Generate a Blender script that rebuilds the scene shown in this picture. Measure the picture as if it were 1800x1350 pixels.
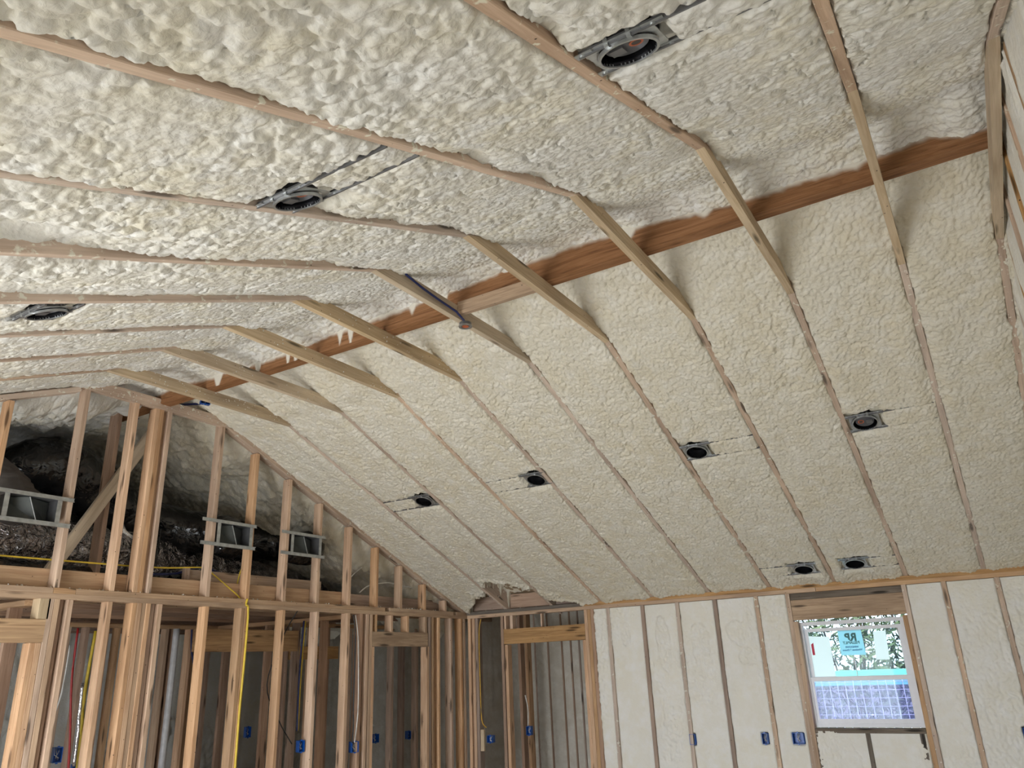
import bpy, math, random
import numpy as np
from mathutils import Vector, Matrix
random.seed(7); RNG = np.random.default_rng(7)
for o in list(bpy.data.objects): bpy.data.objects.remove(o)
SC = bpy.context.scene; COL = SC.collection

# ------------------------------------------------------------------ camera, world, sun, exposure
def make_camera():
    yaw, pitch, roll = 1.02891208, .354315077, .0409764807
    f = np.array([math.sin(yaw)*math.cos(pitch), math.cos(yaw)*math.cos(pitch), math.sin(pitch)])
    r = np.cross(f, [0, 0, 1]); r /= np.linalg.norm(r); d = np.cross(f, r)
    c, s = math.cos(roll), math.sin(roll)
    R, D = c*r+s*d, -s*r+c*d
    cam = bpy.data.cameras.new('camera'); o = bpy.data.objects.new('camera', cam); COL.objects.link(o)
    m = Matrix(((R[0], -D[0], -f[0], -3.58819), (R[1], -D[1], -f[1], -1.89501), (R[2], -D[2], -f[2], -.62664), (0, 0, 0, 1)))
    o.matrix_world = m
    cam.sensor_width = 36; cam.lens = 36*1338.79/1800; cam.clip_start = .02; cam.clip_end = 300
    SC.camera = o
make_camera()
SC.view_settings.view_transform = 'Standard'; SC.view_settings.look = 'None'
SC.view_settings.gamma = 1; SC.view_settings.use_curve_mapping = False
SC.view_settings.exposure = -0.22

world = bpy.data.worlds.new('sky'); SC.world = world; world.use_nodes = True
wn = world.node_tree; bg = wn.nodes['Background']
bg.inputs[0].default_value = (.72, .85, 1.0, 1); bg.inputs[1].default_value = 3.6

def area(name, loc, direction, sx, sy, power, color, spread=180):
    l = bpy.data.lights.new(name, 'AREA'); l.shape = 'RECTANGLE'; l.size = sx; l.size_y = sy; l.energy = power; l.color = color; l.spread = math.radians(spread)
    o = bpy.data.objects.new(name, l); COL.objects.link(o); o.location = loc
    o.rotation_euler = Vector(direction).to_track_quat('-Z', 'Y').to_euler()
    return o
sun = bpy.data.lights.new('sun', 'SUN'); sun.energy = 9; sun.angle = .01; sun.color = (1, .95, .86)
so = bpy.data.objects.new('sun', sun); COL.objects.link(so)
so.rotation_euler = Vector((.80, -.25, -1.0)).to_track_quat('-Z', 'Y').to_euler()
# daylight inferred through an unseen left-wall opening; entry and back-room fill lamps added
area('patio_daylight', (-4.36, 1.7, -1.42), (1, -.10, -.40), 3.2, 2.0, 250, (.89, .94, 1.0), 165)
area('entry_fill', (-2.9, -2.52, -1.45), (.25, 1, -.5), 1.7, 1.9, 30, (.88, .94, 1.0), 150)
area('back_room_fill', (-2.2, 8.30, -1.3), (.3, -1, 0), 2.2, 1.5, 30, (.9, .95, 1.0))

# ------------------------------------------------------------------ room numbers (z = 0 is the top of the wall plates)
FL = -2.44; W = 4.271; TIE = .834; TZ = 1.409; SL = TZ/(W-TIE); GY = 3.605; D = .6096
T, H4 = .038, .089
def ry(k): return -k*D if k != 4 else -2.305
def zl(x): return TZ+SL*(TIE-abs(x))

# ------------------------------------------------------------------ materials
def nt(name):
    m = bpy.data.materials.new(name); m.use_nodes = True
    n = m.node_tree; b = n.nodes['Principled BSDF']
    return m, n, b
def nd(n, t, **kw):
    x = n.nodes.new(t)
    for k, v in kw.items():
        if k.startswith('i_'):
            key = k[2:]; key = int(key) if key.isdigit() else key
            x.inputs[key].default_value = v
        else: setattr(x, k, v)
    return x
def ramp(n, src, stops):
    r = n.nodes.new('ShaderNodeValToRGB'); e = r.color_ramp.elements
    while len(e) < len(stops): e.new(.5)
    for i, (p, c) in enumerate(stops):
        e[i].position = p; e[i].color = (*c, 1) if len(c) == 3 else c
    n.links.new(src, r.inputs[0]); return r
def mix(n, fac, a, b, mode='MIX'):
    x = n.nodes.new('ShaderNodeMix'); x.data_type = 'RGBA'; x.blend_type = mode
    for sock, v in ((x.inputs[0], fac), (x.inputs[6], a), (x.inputs[7], b)):
        if hasattr(v, 'is_linked') or isinstance(v, bpy.types.NodeSocket): n.links.new(v, sock)
        else: sock.default_value = v if isinstance(v, (int, float)) else (*v, 1)
    return x.outputs[2]
def plain(name, col, rough=.6, metal=0, spec=.5, noise=.12, scale=20):
    m, n, b = nt(name)
    tc = nd(n, 'ShaderNodeTexCoord'); t = nd(n, 'ShaderNodeTexNoise', i_Scale=scale, i_Detail=4); n.links.new(tc.outputs['Object'], t.inputs['Vector'])
    r = ramp(n, t.outputs[0], [(.3, tuple(c*(1-noise) for c in col)), (.7, tuple(min(1, c*(1+noise)) for c in col))])
    n.links.new(r.outputs[0], b.inputs['Base Color'])
    b.inputs['Roughness'].default_value = rough; b.inputs['Metallic'].default_value = metal
    b.inputs['Specular IOR Level'].default_value = spec
    return m
def wood(name, a, bcol, knots=True, var=.16, stain=None, spray=0.0):
    """long grain along local X"""
    m, n, b = nt(name)
    tc = nd(n, 'ShaderNodeTexCoord'); oi = nd(n, 'ShaderNodeObjectInfo')
    off = nd(n, 'ShaderNodeVectorMath', operation='SCALE'); off.inputs[0].default_value = (13, 7, 5); n.links.new(oi.outputs['Random'], off.inputs['Scale'])
    add = nd(n, 'ShaderNodeVectorMath', operation='ADD'); n.links.new(tc.outputs['Object'], add.inputs[0]); n.links.new(off.outputs[0], add.inputs[1])
    mp = nd(n, 'ShaderNodeMapping'); mp.inputs['Scale'].default_value = (1.1, 22, 22); n.links.new(add.outputs[0], mp.inputs[0])
    g = nd(n, 'ShaderNodeTexNoise', i_Scale=2.2, i_Detail=6, i_Roughness=.6, i_Distortion=1.2); n.links.new(mp.outputs[0], g.inputs['Vector'])
    mp2 = nd(n, 'ShaderNodeMapping'); mp2.inputs['Scale'].default_value = (.9, 5, 5); n.links.new(add.outputs[0], mp2.inputs[0])
    g2 = nd(n, 'ShaderNodeTexNoise', i_Scale=1.6, i_Detail=3); n.links.new(mp2.outputs[0], g2.inputs['Vector'])
    r = ramp(n, g.outputs[0], [(.3, bcol), (.62, a)])
    r2 = ramp(n, g2.outputs[0], [(.3, (.74, .70, .68)), (.65, (1.08, 1.05, 1.02))])
    c = mix(n, 1.0, r.outputs[0], r2.outputs[0], 'MULTIPLY')
    if knots:
        mp3 = nd(n, 'ShaderNodeMapping'); mp3.inputs['Scale'].default_value = (2.1, 13, 13); n.links.new(add.outputs[0], mp3.inputs[0])
        v = nd(n, 'ShaderNodeTexVoronoi', i_Scale=1.0, i_Randomness=1.0); n.links.new(mp3.outputs[0], v.inputs['Vector'])
        rk = ramp(n, v.outputs['Distance'], [(.10, (1, 1, 1)), (.2, (0, 0, 0))])
        c = mix(n, rk.outputs[0], c, tuple(x*.33 for x in bcol))
        # small scattered nail marks and dents
        v2 = nd(n, 'ShaderNodeTexVoronoi', i_Scale=16.0, i_Randomness=1.0); n.links.new(add.outputs[0], v2.inputs['Vector'])
        rn = ramp(n, v2.outputs['Distance'], [(.045, (1, 1, 1)), (.07, (0, 0, 0))])
        c = mix(n, rn.outputs[0], c, (.06, .04, .03))
    if spray:
        t = nd(n, 'ShaderNodeTexNoise', i_Scale=26, i_Detail=4); n.links.new(add.outputs[0], t.inputs['Vector'])
        rs = ramp(n, t.outputs[0], [(.70-spray, (0, 0, 0)), (.76-spray, (1, 1, 1))])
        c = mix(n, rs.outputs[0], c, (.74, .71, .60))
    # per-board tint
    hsv = nd(n, 'ShaderNodeHueSaturation'); n.links.new(c, hsv.inputs['Color'])
    mr = nd(n, 'ShaderNodeMapRange'); mr.inputs[3].default_value = 1-var; mr.inputs[4].default_value = 1+var; n.links.new(oi.outputs['Random'], mr.inputs[0]); n.links.new(mr.outputs[0], hsv.inputs['Value'])
    mu = nd(n, 'ShaderNodeMath', operation='MULTIPLY'); mu.inputs[1].default_value = 7.13; n.links.new(oi.outputs['Random'], mu.inputs[0])
    fr = nd(n, 'ShaderNodeMath', operation='FRACT'); n.links.new(mu.outputs[0], fr.inputs[0])
    ms = nd(n, 'ShaderNodeMapRange'); ms.inputs[3].default_value = .75; ms.inputs[4].default_value = 1.15; n.links.new(fr.outputs[0], ms.inputs[0]); n.links.new(ms.outputs[0], hsv.inputs['Saturation'])
    n.links.new(hsv.outputs[0], b.inputs['Base Color'])
    b.inputs['Roughness'].default_value = .72; b.inputs['Specular IOR Level'].default_value = .25
    bp = nd(n, 'ShaderNodeBump', i_Strength=.25, i_Distance=.002); n.links.new(g.outputs[0], bp.inputs['Height']); n.links.new(bp.outputs[0], b.inputs['Normal'])
    return m
def foam(name, base, warm, pale, bump=.5, fine=70., attr=None):
    m, n, b = nt(name)
    tc = nd(n, 'ShaderNodeTexCoord'); P = tc.outputs['Object']
    t1 = nd(n, 'ShaderNodeTexNoise', i_Scale=2.3, i_Detail=5, i_Roughness=.6); n.links.new(P, t1.inputs['Vector'])
    t2 = nd(n, 'ShaderNodeTexNoise', i_Scale=9, i_Detail=4, i_Roughness=.6); n.links.new(P, t2.inputs['Vector'])
    r1 = ramp(n, t1.outputs[0], [(.38, base), (.66, warm)])
    r2 = ramp(n, t2.outputs[0], [(.42, (0, 0, 0)), (.70, (1, 1, 1))])
    c = mix(n, r2.outputs[0], r1.outputs[0], pale)
    n.links.new(c, b.inputs['Base Color'])
    b.inputs['Roughness'].default_value = .55; b.inputs['Specular IOR Level'].default_value = .3
    v = nd(n, 'ShaderNodeTexVoronoi', i_Scale=fine, feature='SMOOTH_F1'); n.links.new(P, v.inputs['Vector'])
    t3 = nd(n, 'ShaderNodeTexNoise', i_Scale=fine*.8, i_Detail=5, i_Roughness=.65, i_Distortion=.6); n.links.new(P, t3.inputs['Vector'])
    s = nd(n, 'ShaderNodeMath', operation='SUBTRACT'); n.links.new(t3.outputs[0], s.inputs[0]); n.links.new(v.outputs['Distance'], s.inputs[1])
    bp = nd(n, 'ShaderNodeBump', i_Strength=bump, i_Distance=.006); n.links.new(s.outputs[0], bp.inputs['Height']); n.links.new(bp.outputs[0], b.inputs['Normal'])
    return m
M = {}
M['rafter'] = wood('rafter_wood', (.66, .525, .42), (.49, .365, .275), var=.10, spray=.08)
M['tie'] = wood('pale_tie_wood', (.66, .54, .38), (.50, .38, .24), var=.08)
M['stud'] = wood('stud_wood', (.74, .52, .35), (.55, .34, .21), var=.14)
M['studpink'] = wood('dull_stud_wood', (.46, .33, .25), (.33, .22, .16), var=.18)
M['plate'] = wood('plate_wood', (.60, .42, .27), (.44, .28, .17), var=.1)
M['header'] = wood('header_wood', (.56, .37, .20), (.34, .20, .10), var=.08)
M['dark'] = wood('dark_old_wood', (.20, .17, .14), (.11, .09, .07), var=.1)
M['foamL'] = foam('spray_foam_left', (.735, .72, .675), (.73, .69, .575), (.80, .795, .775), .55, 75)
M['foamR'] = foam('spray_foam_right', (.74, .695, .585), (.72, .655, .51), (.80, .765, .68), .6, 70)
M['foamDim'] = foam('spray_foam_dim', (.62, .57, .49), (.58, .52, .42), (.70, .66, .58), .6, 50)  # darker foam tone, stands in for the dim light on the hall wall
M['foamW'] = foam('spray_foam_wall', (.80, .775, .71), (.79, .755, .66), (.83, .815, .78), .55, 50)
M['galv'] = plain('galvanised_steel', (.50, .52, .53), .38, .85, noise=.18, scale=30)
M['galvdark'] = plain('dull_steel', (.20, .20, .21), .45, .7)
M['boot'] = plain('boot_sheet', (.055, .06, .055), .5, .3)
M['can'] = plain('can_interior', (.10, .10, .11), .22, .95)
M['hole'] = plain('dark_socket_plate', (.09, .09, .10), .4)
M['orange'] = plain('orange_sticker', (.45, .11, .04), .5)
M['black'] = plain('black_duct_film', (.010, .010, .011), .16, 0, .8, noise=.3, scale=9)
M['shiny'] = plain('shiny_duct_film', (.42, .40, .41), .2, .9, .9, noise=.4, scale=14)
M['grey'] = plain('grey_duct_wrap', (.10, .10, .085), .6)
M['greybrown'] = plain('grey_brown_duct_cloth', (.07, .06, .055), .75)
M['blue'] = plain('blue_plastic', (.005, .09, .42), .35)
M['bluedark'] = plain('dark_blue_wire', (.012, .02, .10), .4)
M['yellow'] = plain('yellow_wire', (.72, .52, .05), .45)
M['whitew'] = plain('white_wire', (.75, .74, .70), .5)
M['blackw'] = plain('black_wire', (.02, .02, .02), .5)
M['red'] = plain('red_pipe', (.40, .02, .02), .4)
M['orangew'] = plain('orange_wire', (.62, .36, .04), .5)
M['pvc'] = plain('white_pvc', (.60, .60, .62), .35)
M['foil'] = plain('foil_sleeve', (.85, .85, .88), .2, .9)
M['vinyl'] = plain('white_vinyl', (.74, .74, .78), .35, noise=.03)
M['concrete'] = plain('concrete_floor', (.50, .45, .37), .8, noise=.12, scale=3)
M['osb'] = plain('sheathing_board', (.30, .22, .14), .8, noise=.25, scale=12)
M['outer'] = plain('outer_sheathing', (.35, .33, .28), .8)
M['paper'] = plain('white_paper', (.85, .85, .85), .7, noise=.02)
M['membrane'] = plain('grey_flashing_membrane', (.30, .31, .33), .5)

def crumple(m, sc, dist):
    n = m.node_tree; b = n.nodes['Principled BSDF']; tc = nd(n, 'ShaderNodeTexCoord')
    t = nd(n, 'ShaderNodeTexNoise', i_Scale=sc, i_Detail=2, i_Roughness=.5, i_Distortion=1.2); n.links.new(tc.outputs['Object'], t.inputs['Vector'])
    a = t
    bp = nd(n, 'ShaderNodeBump', i_Strength=1.0, i_Distance=dist); n.links.new(a.outputs[0], bp.inputs['Height']); n.links.new(bp.outputs[0], b.inputs['Normal'])
crumple(M['black'], 8, .02); crumple(M['shiny'], 15, .05); crumple(M['foil'], 20, .01); crumple(M['greybrown'], 6, .03)
# ------------------------------------------------------------------ mesh helpers
class MB:
    def __init__(s): s.v = []; s.f = []
    def poly_prism(s, pts, axis, a, b):
        """pts 2-D outline extruded along axis from a to b"""
        n = len(pts); k = len(s.v)
        def mk(p, t):
            q = list(p); q.insert(axis, t); return tuple(q)
        s.v += [mk(p, a) for p in pts]+[mk(p, b) for p in pts]
        s.f.append(tuple(k+i for i in range(n-1, -1, -1))); s.f.append(tuple(k+n+i for i in range(n)))
        for i in range(n): j = (i+1) % n; s.f.append((k+i, k+j, k+n+j, k+n+i))
        return s
    def box(s, x0, x1, y0, y1, z0, z1):
        return s.poly_prism([(x0, y0), (x1, y0), (x1, y1), (x0, y1)], 2, z0, z1)
    def tube(s, pts, r, n=8, wr=None, cap=True):
        pts = [Vector(p) for p in pts]; k = len(s.v); up = Vector((0, 0, 1))
        for i, p in enumerate(pts):
            d = (pts[min(i+1, len(pts)-1)]-pts[max(i-1, 0)]).normalized()
            a = d.cross(up)
            if a.length < .05: a = d.cross(Vector((0, 1, 0)))
            a.normalize(); b = a.cross(d)
            rr = r[i] if isinstance(r, (list, tuple)) else r
            for j in range(n):
                t = 2*math.pi*j/n; q = rr*(1+(wr(i, t) if wr else 0))
                s.v.append(tuple(p+a*math.cos(t)*q+b*math.sin(t)*q))
        for i in range(len(pts)-1):
            for j in range(n):
                j2 = (j+1) % n; s.f.append((k+i*n+j, k+i*n+j2, k+(i+1)*n+j2, k+(i+1)*n+j))
        if cap:
            s.f.append(tuple(k+j for j in range(n-1, -1, -1))); e = k+(len(pts)-1)*n; s.f.append(tuple(e+j for j in range(n)))
        return s
    def ring(s, r0, r1, z0, z1, n=40, closed=True):
        k = len(s.v)
        for (r, z) in ((r0, z0), (r1, z0), (r1, z1), (r0, z1)):
            for j in range(n): t = 2*math.pi*j/n; s.v.append((r*math.cos(t), r*math.sin(t), z))
        for q in range(4):
            q2 = (q+1) % 4
            for j in range(n):
                j2 = (j+1) % n; s.f.append((k+q*n+j, k+q*n+j2, k+q2*n+j2, k+q2*n+j))
        return s
    def disk(s, r, z, n=32, cx=0, cy=0, th=.002):
        return s.poly_prism([(cx+r*math.cos(2*math.pi*j/n), cy+r*math.sin(2*math.pi*j/n)) for j in range(n)], 2, z, z+th)
    def blob(s, c, r, seed=0, n=6, squash=(1, 1, 1)):
        rg = random.Random(seed); k = len(s.v)
        s.v.append((c[0], c[1], c[2]-r*squash[2]))
        for i in range(1, n):
            a = math.pi*i/n-math.pi/2
            for j in range(n*2-4):
                t = 2*math.pi*j/(n*2-4); q = r*(1+rg.uniform(-.22, .22))
                s.v.append((c[0]+q*math.cos(a)*math.cos(t)*squash[0], c[1]+q*math.cos(a)*math.sin(t)*squash[1], c[2]+q*math.sin(a)*squash[2]))
        s.v.append((c[0], c[1], c[2]+r*squash[2])); m = n*2-4; top = len(s.v)-1
        for j in range(m): s.f.append((k, k+1+(j+1) % m, k+1+j)); s.f.append((top, top-m+j, top-m+(j+1) % m))
        for i in range(n-2):
            for j in range(m): s.f.append((k+1+i*m+j, k+1+i*m+(j+1) % m, k+1+(i+1)*m+(j+1) % m, k+1+(i+1)*m+j))
        return s
    def mesh(s, name, smooth=False):
        me = bpy.data.meshes.new(name); me.from_pydata(s.v, [], s.f); me.update()
        if smooth: me.shade_smooth()
        return me
def tag(o, label=None, cat=None, group=None, kind=None):
    if label: o['label'] = label
    if cat: o['category'] = cat
    if group: o['group'] = group
    if kind: o['kind'] = kind
    return o
def obj(name, me, mat, parent=None, smooth=False, mw=None, **kw):
    if isinstance(me, MB): me = me.mesh(name, smooth)
    o = bpy.data.objects.new(name, me); COL.objects.link(o)
    if mat and not me.materials: me.materials.append(mat)
    if parent: o.parent = parent
    if mw is not None: o.matrix_world = mw
    return tag(o, **kw)
def empty(name, loc, label, cat, group=None, mw=None):
    o = bpy.data.objects.new(name, None); COL.objects.link(o); o.empty_display_size = .1
    if mw is not None: o.matrix_world = mw
    else: o.location = loc
    return tag(o, label, cat, group)
def chamfer_box(L, t, d, c=.0025):
    pts = [(-t/2+c, -d/2), (t/2-c, -d/2), (t/2, -d/2+c), (t/2, d/2-c), (t/2-c, d/2), (-t/2+c, d/2), (-t/2, d/2-c), (-t/2, -d/2+c)]
    return MB().poly_prism(pts, 0, 0, L)
def lumber(name, p0, p1, t, d, A, mat, parent=None, **kw):
    """board from p0 to p1, t thick along A, d deep along the other way; grain along local X"""
    p0 = Vector(p0); p1 = Vector(p1); X = (p1-p0); L = X.length; X.normalize()
    Y = Vector(A); Y = (Y-X*Y.dot(X)).normalized(); Z = X.cross(Y)
    mw = Matrix(((X.x, Y.x, Z.x, p0.x), (X.y, Y.y, Z.y, p0.y), (X.z, Y.z, Z.z, p0.z), (0, 0, 0, 1)))
    return obj(name, chamfer_box(L, t, d), M[mat], parent, mw=mw, **kw)
def ordn(i): return ['first', 'second', 'third', 'fourth', 'fifth', 'sixth', 'seventh', 'eighth', 'ninth', 'tenth', 'eleventh', 'twelfth', 'thirteenth', 'fourteenth', 'fifteenth', 'sixteenth', 'seventeenth', 'eighteenth', 'nineteenth', 'twentieth', 'twenty-first', 'twenty-second'][i-1]

# ------------------------------------------------------------------ numpy noise
def h2(ix, iy, s):
    n = (ix.astype(np.int64)*374761393+iy.astype(np.int64)*668265263+s*974711) & 0x7fffffff
    n = ((n ^ (n >> 13))*1274126177) & 0x7fffffff
    n = ((n ^ (n >> 15))*1103515245) & 0x7fffffff
    return ((n ^ (n >> 16)) & 0xffffff)/float(0xffffff)
def vn(x, y, s=0):
    ix = np.floor(x); iy = np.floor(y); fx = x-ix; fy = y-iy
    fx = fx*fx*(3-2*fx); fy = fy*fy*(3-2*fy)
    a = h2(ix, iy, s); b = h2(ix+1, iy, s); c = h2(ix, iy+1, s); d = h2(ix+1, iy+1, s)
    return (a*(1-fx)+b*fx)*(1-fy)+(c*(1-fx)+d*fx)*fy
def fbm(x, y, s=0, o=4):
    t = 0; a = .5; tot = 0
    for i in range(o):
        t = t+a*vn(x*2**i+i*17.3, y*2**i+i*9.1, s+i); tot += a; a *= .5
    return t/tot*2-1
def worley(x, y, s=0):
    ix = np.floor(x); iy = np.floor(y); f1 = np.full(x.shape, 9.); f2 = np.full(x.shape, 9.)
    for dx in (-1, 0, 1):
        for dy in (-1, 0, 1):
            cx = ix+dx; cy = iy+dy
            d = (cx+h2(cx, cy, s)-x)**2+(cy+h2(cx, cy, s+57)-y)**2
            f2 = np.where(d < f1, f1, np.minimum(f2, d)); f1 = np.minimum(f1, d)
    return np.sqrt(f1), np.sqrt(f2)
def ss(a, b, x):
    t = np.clip((x-a)/(b-a), 0, 1); return t*t*(3-2*t)
def grid_mesh(name, X, Y, Z, keep=None):
    ny, nx = X.shape
    me = bpy.data.meshes.new(name)
    idx = np.arange(nx*ny).reshape(ny, nx)
    q = np.stack([idx[:-1, :-1], idx[:-1, 1:], idx[1:, 1:], idx[1:, :-1]], -1).reshape(-1, 4)
    if keep is not None:
        kk = (keep[:-1, :-1] & keep[:-1, 1:] & keep[1:, 1:] & keep[1:, :-1]).reshape(-1); q = q[kk]
    me.vertices.add(nx*ny); me.vertices.foreach_set('co', np.stack([X, Y, Z], -1).astype(np.float32).ravel())
    me.loops.add(q.size); me.loops.foreach_set('vertex_index', q.astype(np.int32).ravel())
    me.polygons.add(len(q)); me.polygons.foreach_set('loop_start', (np.arange(len(q))*4).astype(np.int32)); me.polygons.foreach_set('loop_total', np.full(len(q), 4, np.int32))
    me.update(calc_edges=True); me.shade_smooth()
    return me

# lights set in the ceiling: (x, y, y end of hanger bars)
LIGHTS_L = [(-2.012, -1.357, -1.80, 0), (-2.03, -.118, -.59, 1), (-2.06, 1.40, 1.25, 2)]
LIGHTS_R = [(2.108, -.126, -.59, 0), (2.11, -1.353, -1.80, 1), (2.100, 1.322, 1.80, 2), (2.125, 2.58, 3.02, 3), (4.0, -.405, -.02, 4), (3.985, -.854, -1.20, 5)]
RAF = np.array([ry(k) for k in range(4, -7, -1)])
RIDGE = ([-2.4, -2.2, -2.08, -1.3, -.55, -.19, .33, 1.1, 1.83, 2.29, 3.5, 4.5, 9], [1.55, 1.535, 1.58, 1.577, 1.635, 1.64, 1.637, 1.605, 1.59, 1.55, 1.60, 1.46, 1.42])
def ceiling_foam(side):
    if side < 0:
        xs = np.concatenate([np.arange(4.40, 3.3, -.025), np.arange(3.3, -.001, -.0062)])
    else:
        xs = np.arange(.0, 4.36, .0085)
    ys = np.concatenate([np.arange(-2.42, 1.4, .0068), np.arange(1.4, 3.62, .009), np.arange(3.62, 8.3, .018)])
    A, Y = np.meshgrid(xs, ys); X = A*side
    s = 11 if side < 0 else 53
    wx = X+.030*fbm(X*7, Y*7, s+3, 4); wy = Y+.030*fbm(X*7+40, Y*7, s+4, 4)
    yd = np.full(Y.shape, 9.); sg = np.zeros(Y.shape)
    for r in RAF:
        d = Y-r; m = np.abs(d) < np.abs(yd); yd = np.where(m, d, yd)
    ay = np.abs(yd)
    attic = ss(3.62, 3.9, Y)
    low = fbm(X*1.3, Y*1.6, s+1, 3)
    if side < 0:
        big = ss(-.12, .38, fbm(X*1.3+3, Y*1.6, s+9, 3)+.55*ss(1.2, 3.0, A)-.22)
        f1, f2 = worley(wx/.054, wy/.048, s); g1, g2 = worley(wx/.025, wy/.022, s+5); k1, _ = worley(wx/.0135, wy/.012, s+7)
        wv, _ = worley(wx/.036+5, wy/.033, s+6)
        patch = ss(-.35, .35, fbm(X*4.5, Y*4.5, s+34, 3))
        h = -.014+.012*low+.008*fbm(X*6, Y*6, s+35, 3)
        h += big*(.036*(1-np.minimum(f1, 1)**1.8)-.018)*(.35+.65*patch)+.0125*(1-np.minimum(wv, 1)**1.6)*(.35+.65*(1-patch))*(.45+.55*ss(-.3, .2, fbm(X*2.2, Y*2.6, s+37, 3)))
        h += (.6+.4*patch)*.0100*(1-np.minimum(g1, 1)**1.6)+.0036*(1-np.minimum(k1, 1)**1.5)+.0015*fbm(X*45, Y*45, s+20, 2)
        h -= .016*ss(.045, .0, np.abs(fbm(X*6, Y*6, s+36, 4)))*(1-.3*big)
        bay = -.012*ss(.10, .0, ay)
        h += bay
        # deeper, unfilled pockets beside the rafters
        for (px, py, rx, ryy, dp) in [(-3.05, .50, .60, .13, .19), (-2.95, 1.12, .66, .11, .17), (-2.75, 2.34, .5, .07, .06), (-1.88, -.13, .10, .07, .05), (-2.3, .66, .12, .04, .04), (-1.45, -.06, .14, .045, .035), (-1.05, -.05, .12, .045, .04), (-1.75, -.67, .10, .04, .03), (-1.25, -.66, .12, .04, .03), (-1.5, .56, .12, .04, .03), (-1.0, 1.16, .30, .04, .035), (-1.5, 1.17, .2, .04, .03), (-1.2, 1.78, .16, .04, .03), (-1.9, 1.77, .14, .04, .03), (-2.3, -1.27, .08, .03, .03), (-.95, -1.27, .1, .04, .03), (-1.25, .57, .10, .05, .04)]:
            h -= dp*np.exp(-((X-px)/rx)**2-((Y-py)/ryy)**2)
    else:
        big = ss(.0, .6, fbm(X*.9+3, Y*1.3, s+9, 2))
        f1, f2 = worley(wx/.040, wy/.048, s); g1, g2 = worley(wx/.021, wy/.026, s+5)
        wv, _ = worley(wx/.014, wy/.017, s+6)
        h = -.008+.010*low+.006*fbm(X*6, Y*6, s+35, 3)+(.3+.7*big)*.010*(1-np.minimum(f1, 1)**1.6)+.0140*(1-np.minimum(g1, 1)**1.4)+.0070*(1-np.minimum(wv, 1)**1.3)+.004*fbm(X*40, Y*40, s+20, 3)
        h -= .010*ss(.05, .0, np.abs(fbm(X*2.2+9, Y*2.6, s+40, 4)))*ss(-.2, .3, fbm(X*1.1, Y*1.1, s+41, 2))+.006*ss(.06, 0, np.abs(fbm(X*7, Y*7, s+42, 3)))
        h += .012*np.exp(-((ay-.10)/.05)**2)*ss(.0, .4, fbm(X*2, Y*.7, s+45, 2))-.008*ss(.07, .02, ay)
        # bare stretch above the corner where the rafters show
        xc = np.interp(Y, [1.95, 2.2, 2.42, 2.46, 2.75, 3.0, 3.06, 3.25, 3.45, 3.6], [4.42, 4.16, 4.02, 3.90, 3.74, 3.66, 3.82, 4.0, 4.12, 4.4])
        q = X-xc+.16*fbm(X*9, Y*9, s+60, 4)+.05*fbm(X*30, Y*30, s+61, 2)
        h = h*(1-ss(-.02, .03, q))-.22*ss(-.01, .035, q)+.02*ss(-.10, -.03, q)*(1-ss(-.02, .02, q))
    # the flat spot round every light and the slots of its hanger bars
    for (lx, ly, le, i) in (LIGHTS_L if side < 0 else LIGHTS_R):
        q = np.maximum(np.abs(X-lx)/.108, np.abs(Y-ly)/.108)+.14*fbm(X*22, Y*22, i, 2)
        h = np.where(q < 1.5, h*(1-ss(1.35, 1.05, q))-(.045 if side < 0 else .03)*ss(1.25, 1.0, q), h)
        h = np.where(((X-lx-side*.018)/.099)**2+((Y-ly)/.089)**2 < 1, -.20, h)
        y0, y1 = min(ly, le), max(ly, le)
        for o in (-.085, .085):
            e = np.abs(X-lx-o); inn = (Y > y0) & (Y < y1)
            h -= np.where(inn, (.018 if side < 0 else .010)*ss(.014, .004, e+.007*fbm(X*30, Y*30, 5, 2)), 0)
    if side < 0:   # hollow above the second light
        h -= .10*np.exp(-((X+1.90)/.05)**2-((Y+.10)/.10)**2)
    # rafter bottoms stay bare with a ragged edge
    creep = .013*fbm(X*16, Y*3, s+70, 3)+.012*ss(.1, .7, fbm(X*5, Y*3+8, s+71, 2))
    creep = creep+(.003 if side > 0 else 0)
    e = ss(.028, .016, ay+creep)
    e *= (1-attic)
    h = h*(1-e)+(-.035)*e
    # billowing foam in the attic behind the stud wall
    a1, _ = worley(wx/.09, wy/.07, s+82)
    h = h+attic*(.10+.16*fbm(X*1.6, Y*1.2, s+80, 3)+.07*fbm(X*5, Y*3, s+81, 3)+.045*(1-np.minimum(a1, 1)**1.5))
    Z = TZ+SL*(TIE-A)-h
    # the peak is filled with foam down to the beam
    zr = np.interp(Y, *RIDGE)+.022*fbm(Y*5, X*0+2, s+90, 3)
    if side > 0: zr = np.where(Y > 3.7, zr, 1.60)+.02*fbm(Y*4, X*0, 95, 2)
    f1, f2 = worley(wx/.05, wy/.06, s+91)
    peak = zr+.034+.035*ss(0, .5, A)-.018*(1-np.minimum(f1, 1)**1.5)-.01*fbm(X*14, Y*14, s+92, 3)-.013*(1-np.minimum(worley(wx/.026, wy/.024, s+93)[0], 1)**1.5)
    wgt = ss(.80, .62, A)
    k = .02; Zs = -k*np.log(np.exp(-np.clip(Z, 0, 3)/k)+np.exp(-peak/k))
    w3, _ = worley(wx/.030+3, wy/.027, s+94); Zc = np.minimum(Zs, TZ+SL*(TIE-A)-.010-.020*(1-np.minimum(w3, 1)**1.5)-.008*fbm(X*9, Y*9, s+96, 3))
    Z = Z*(1-wgt)+Zc*wgt
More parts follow.
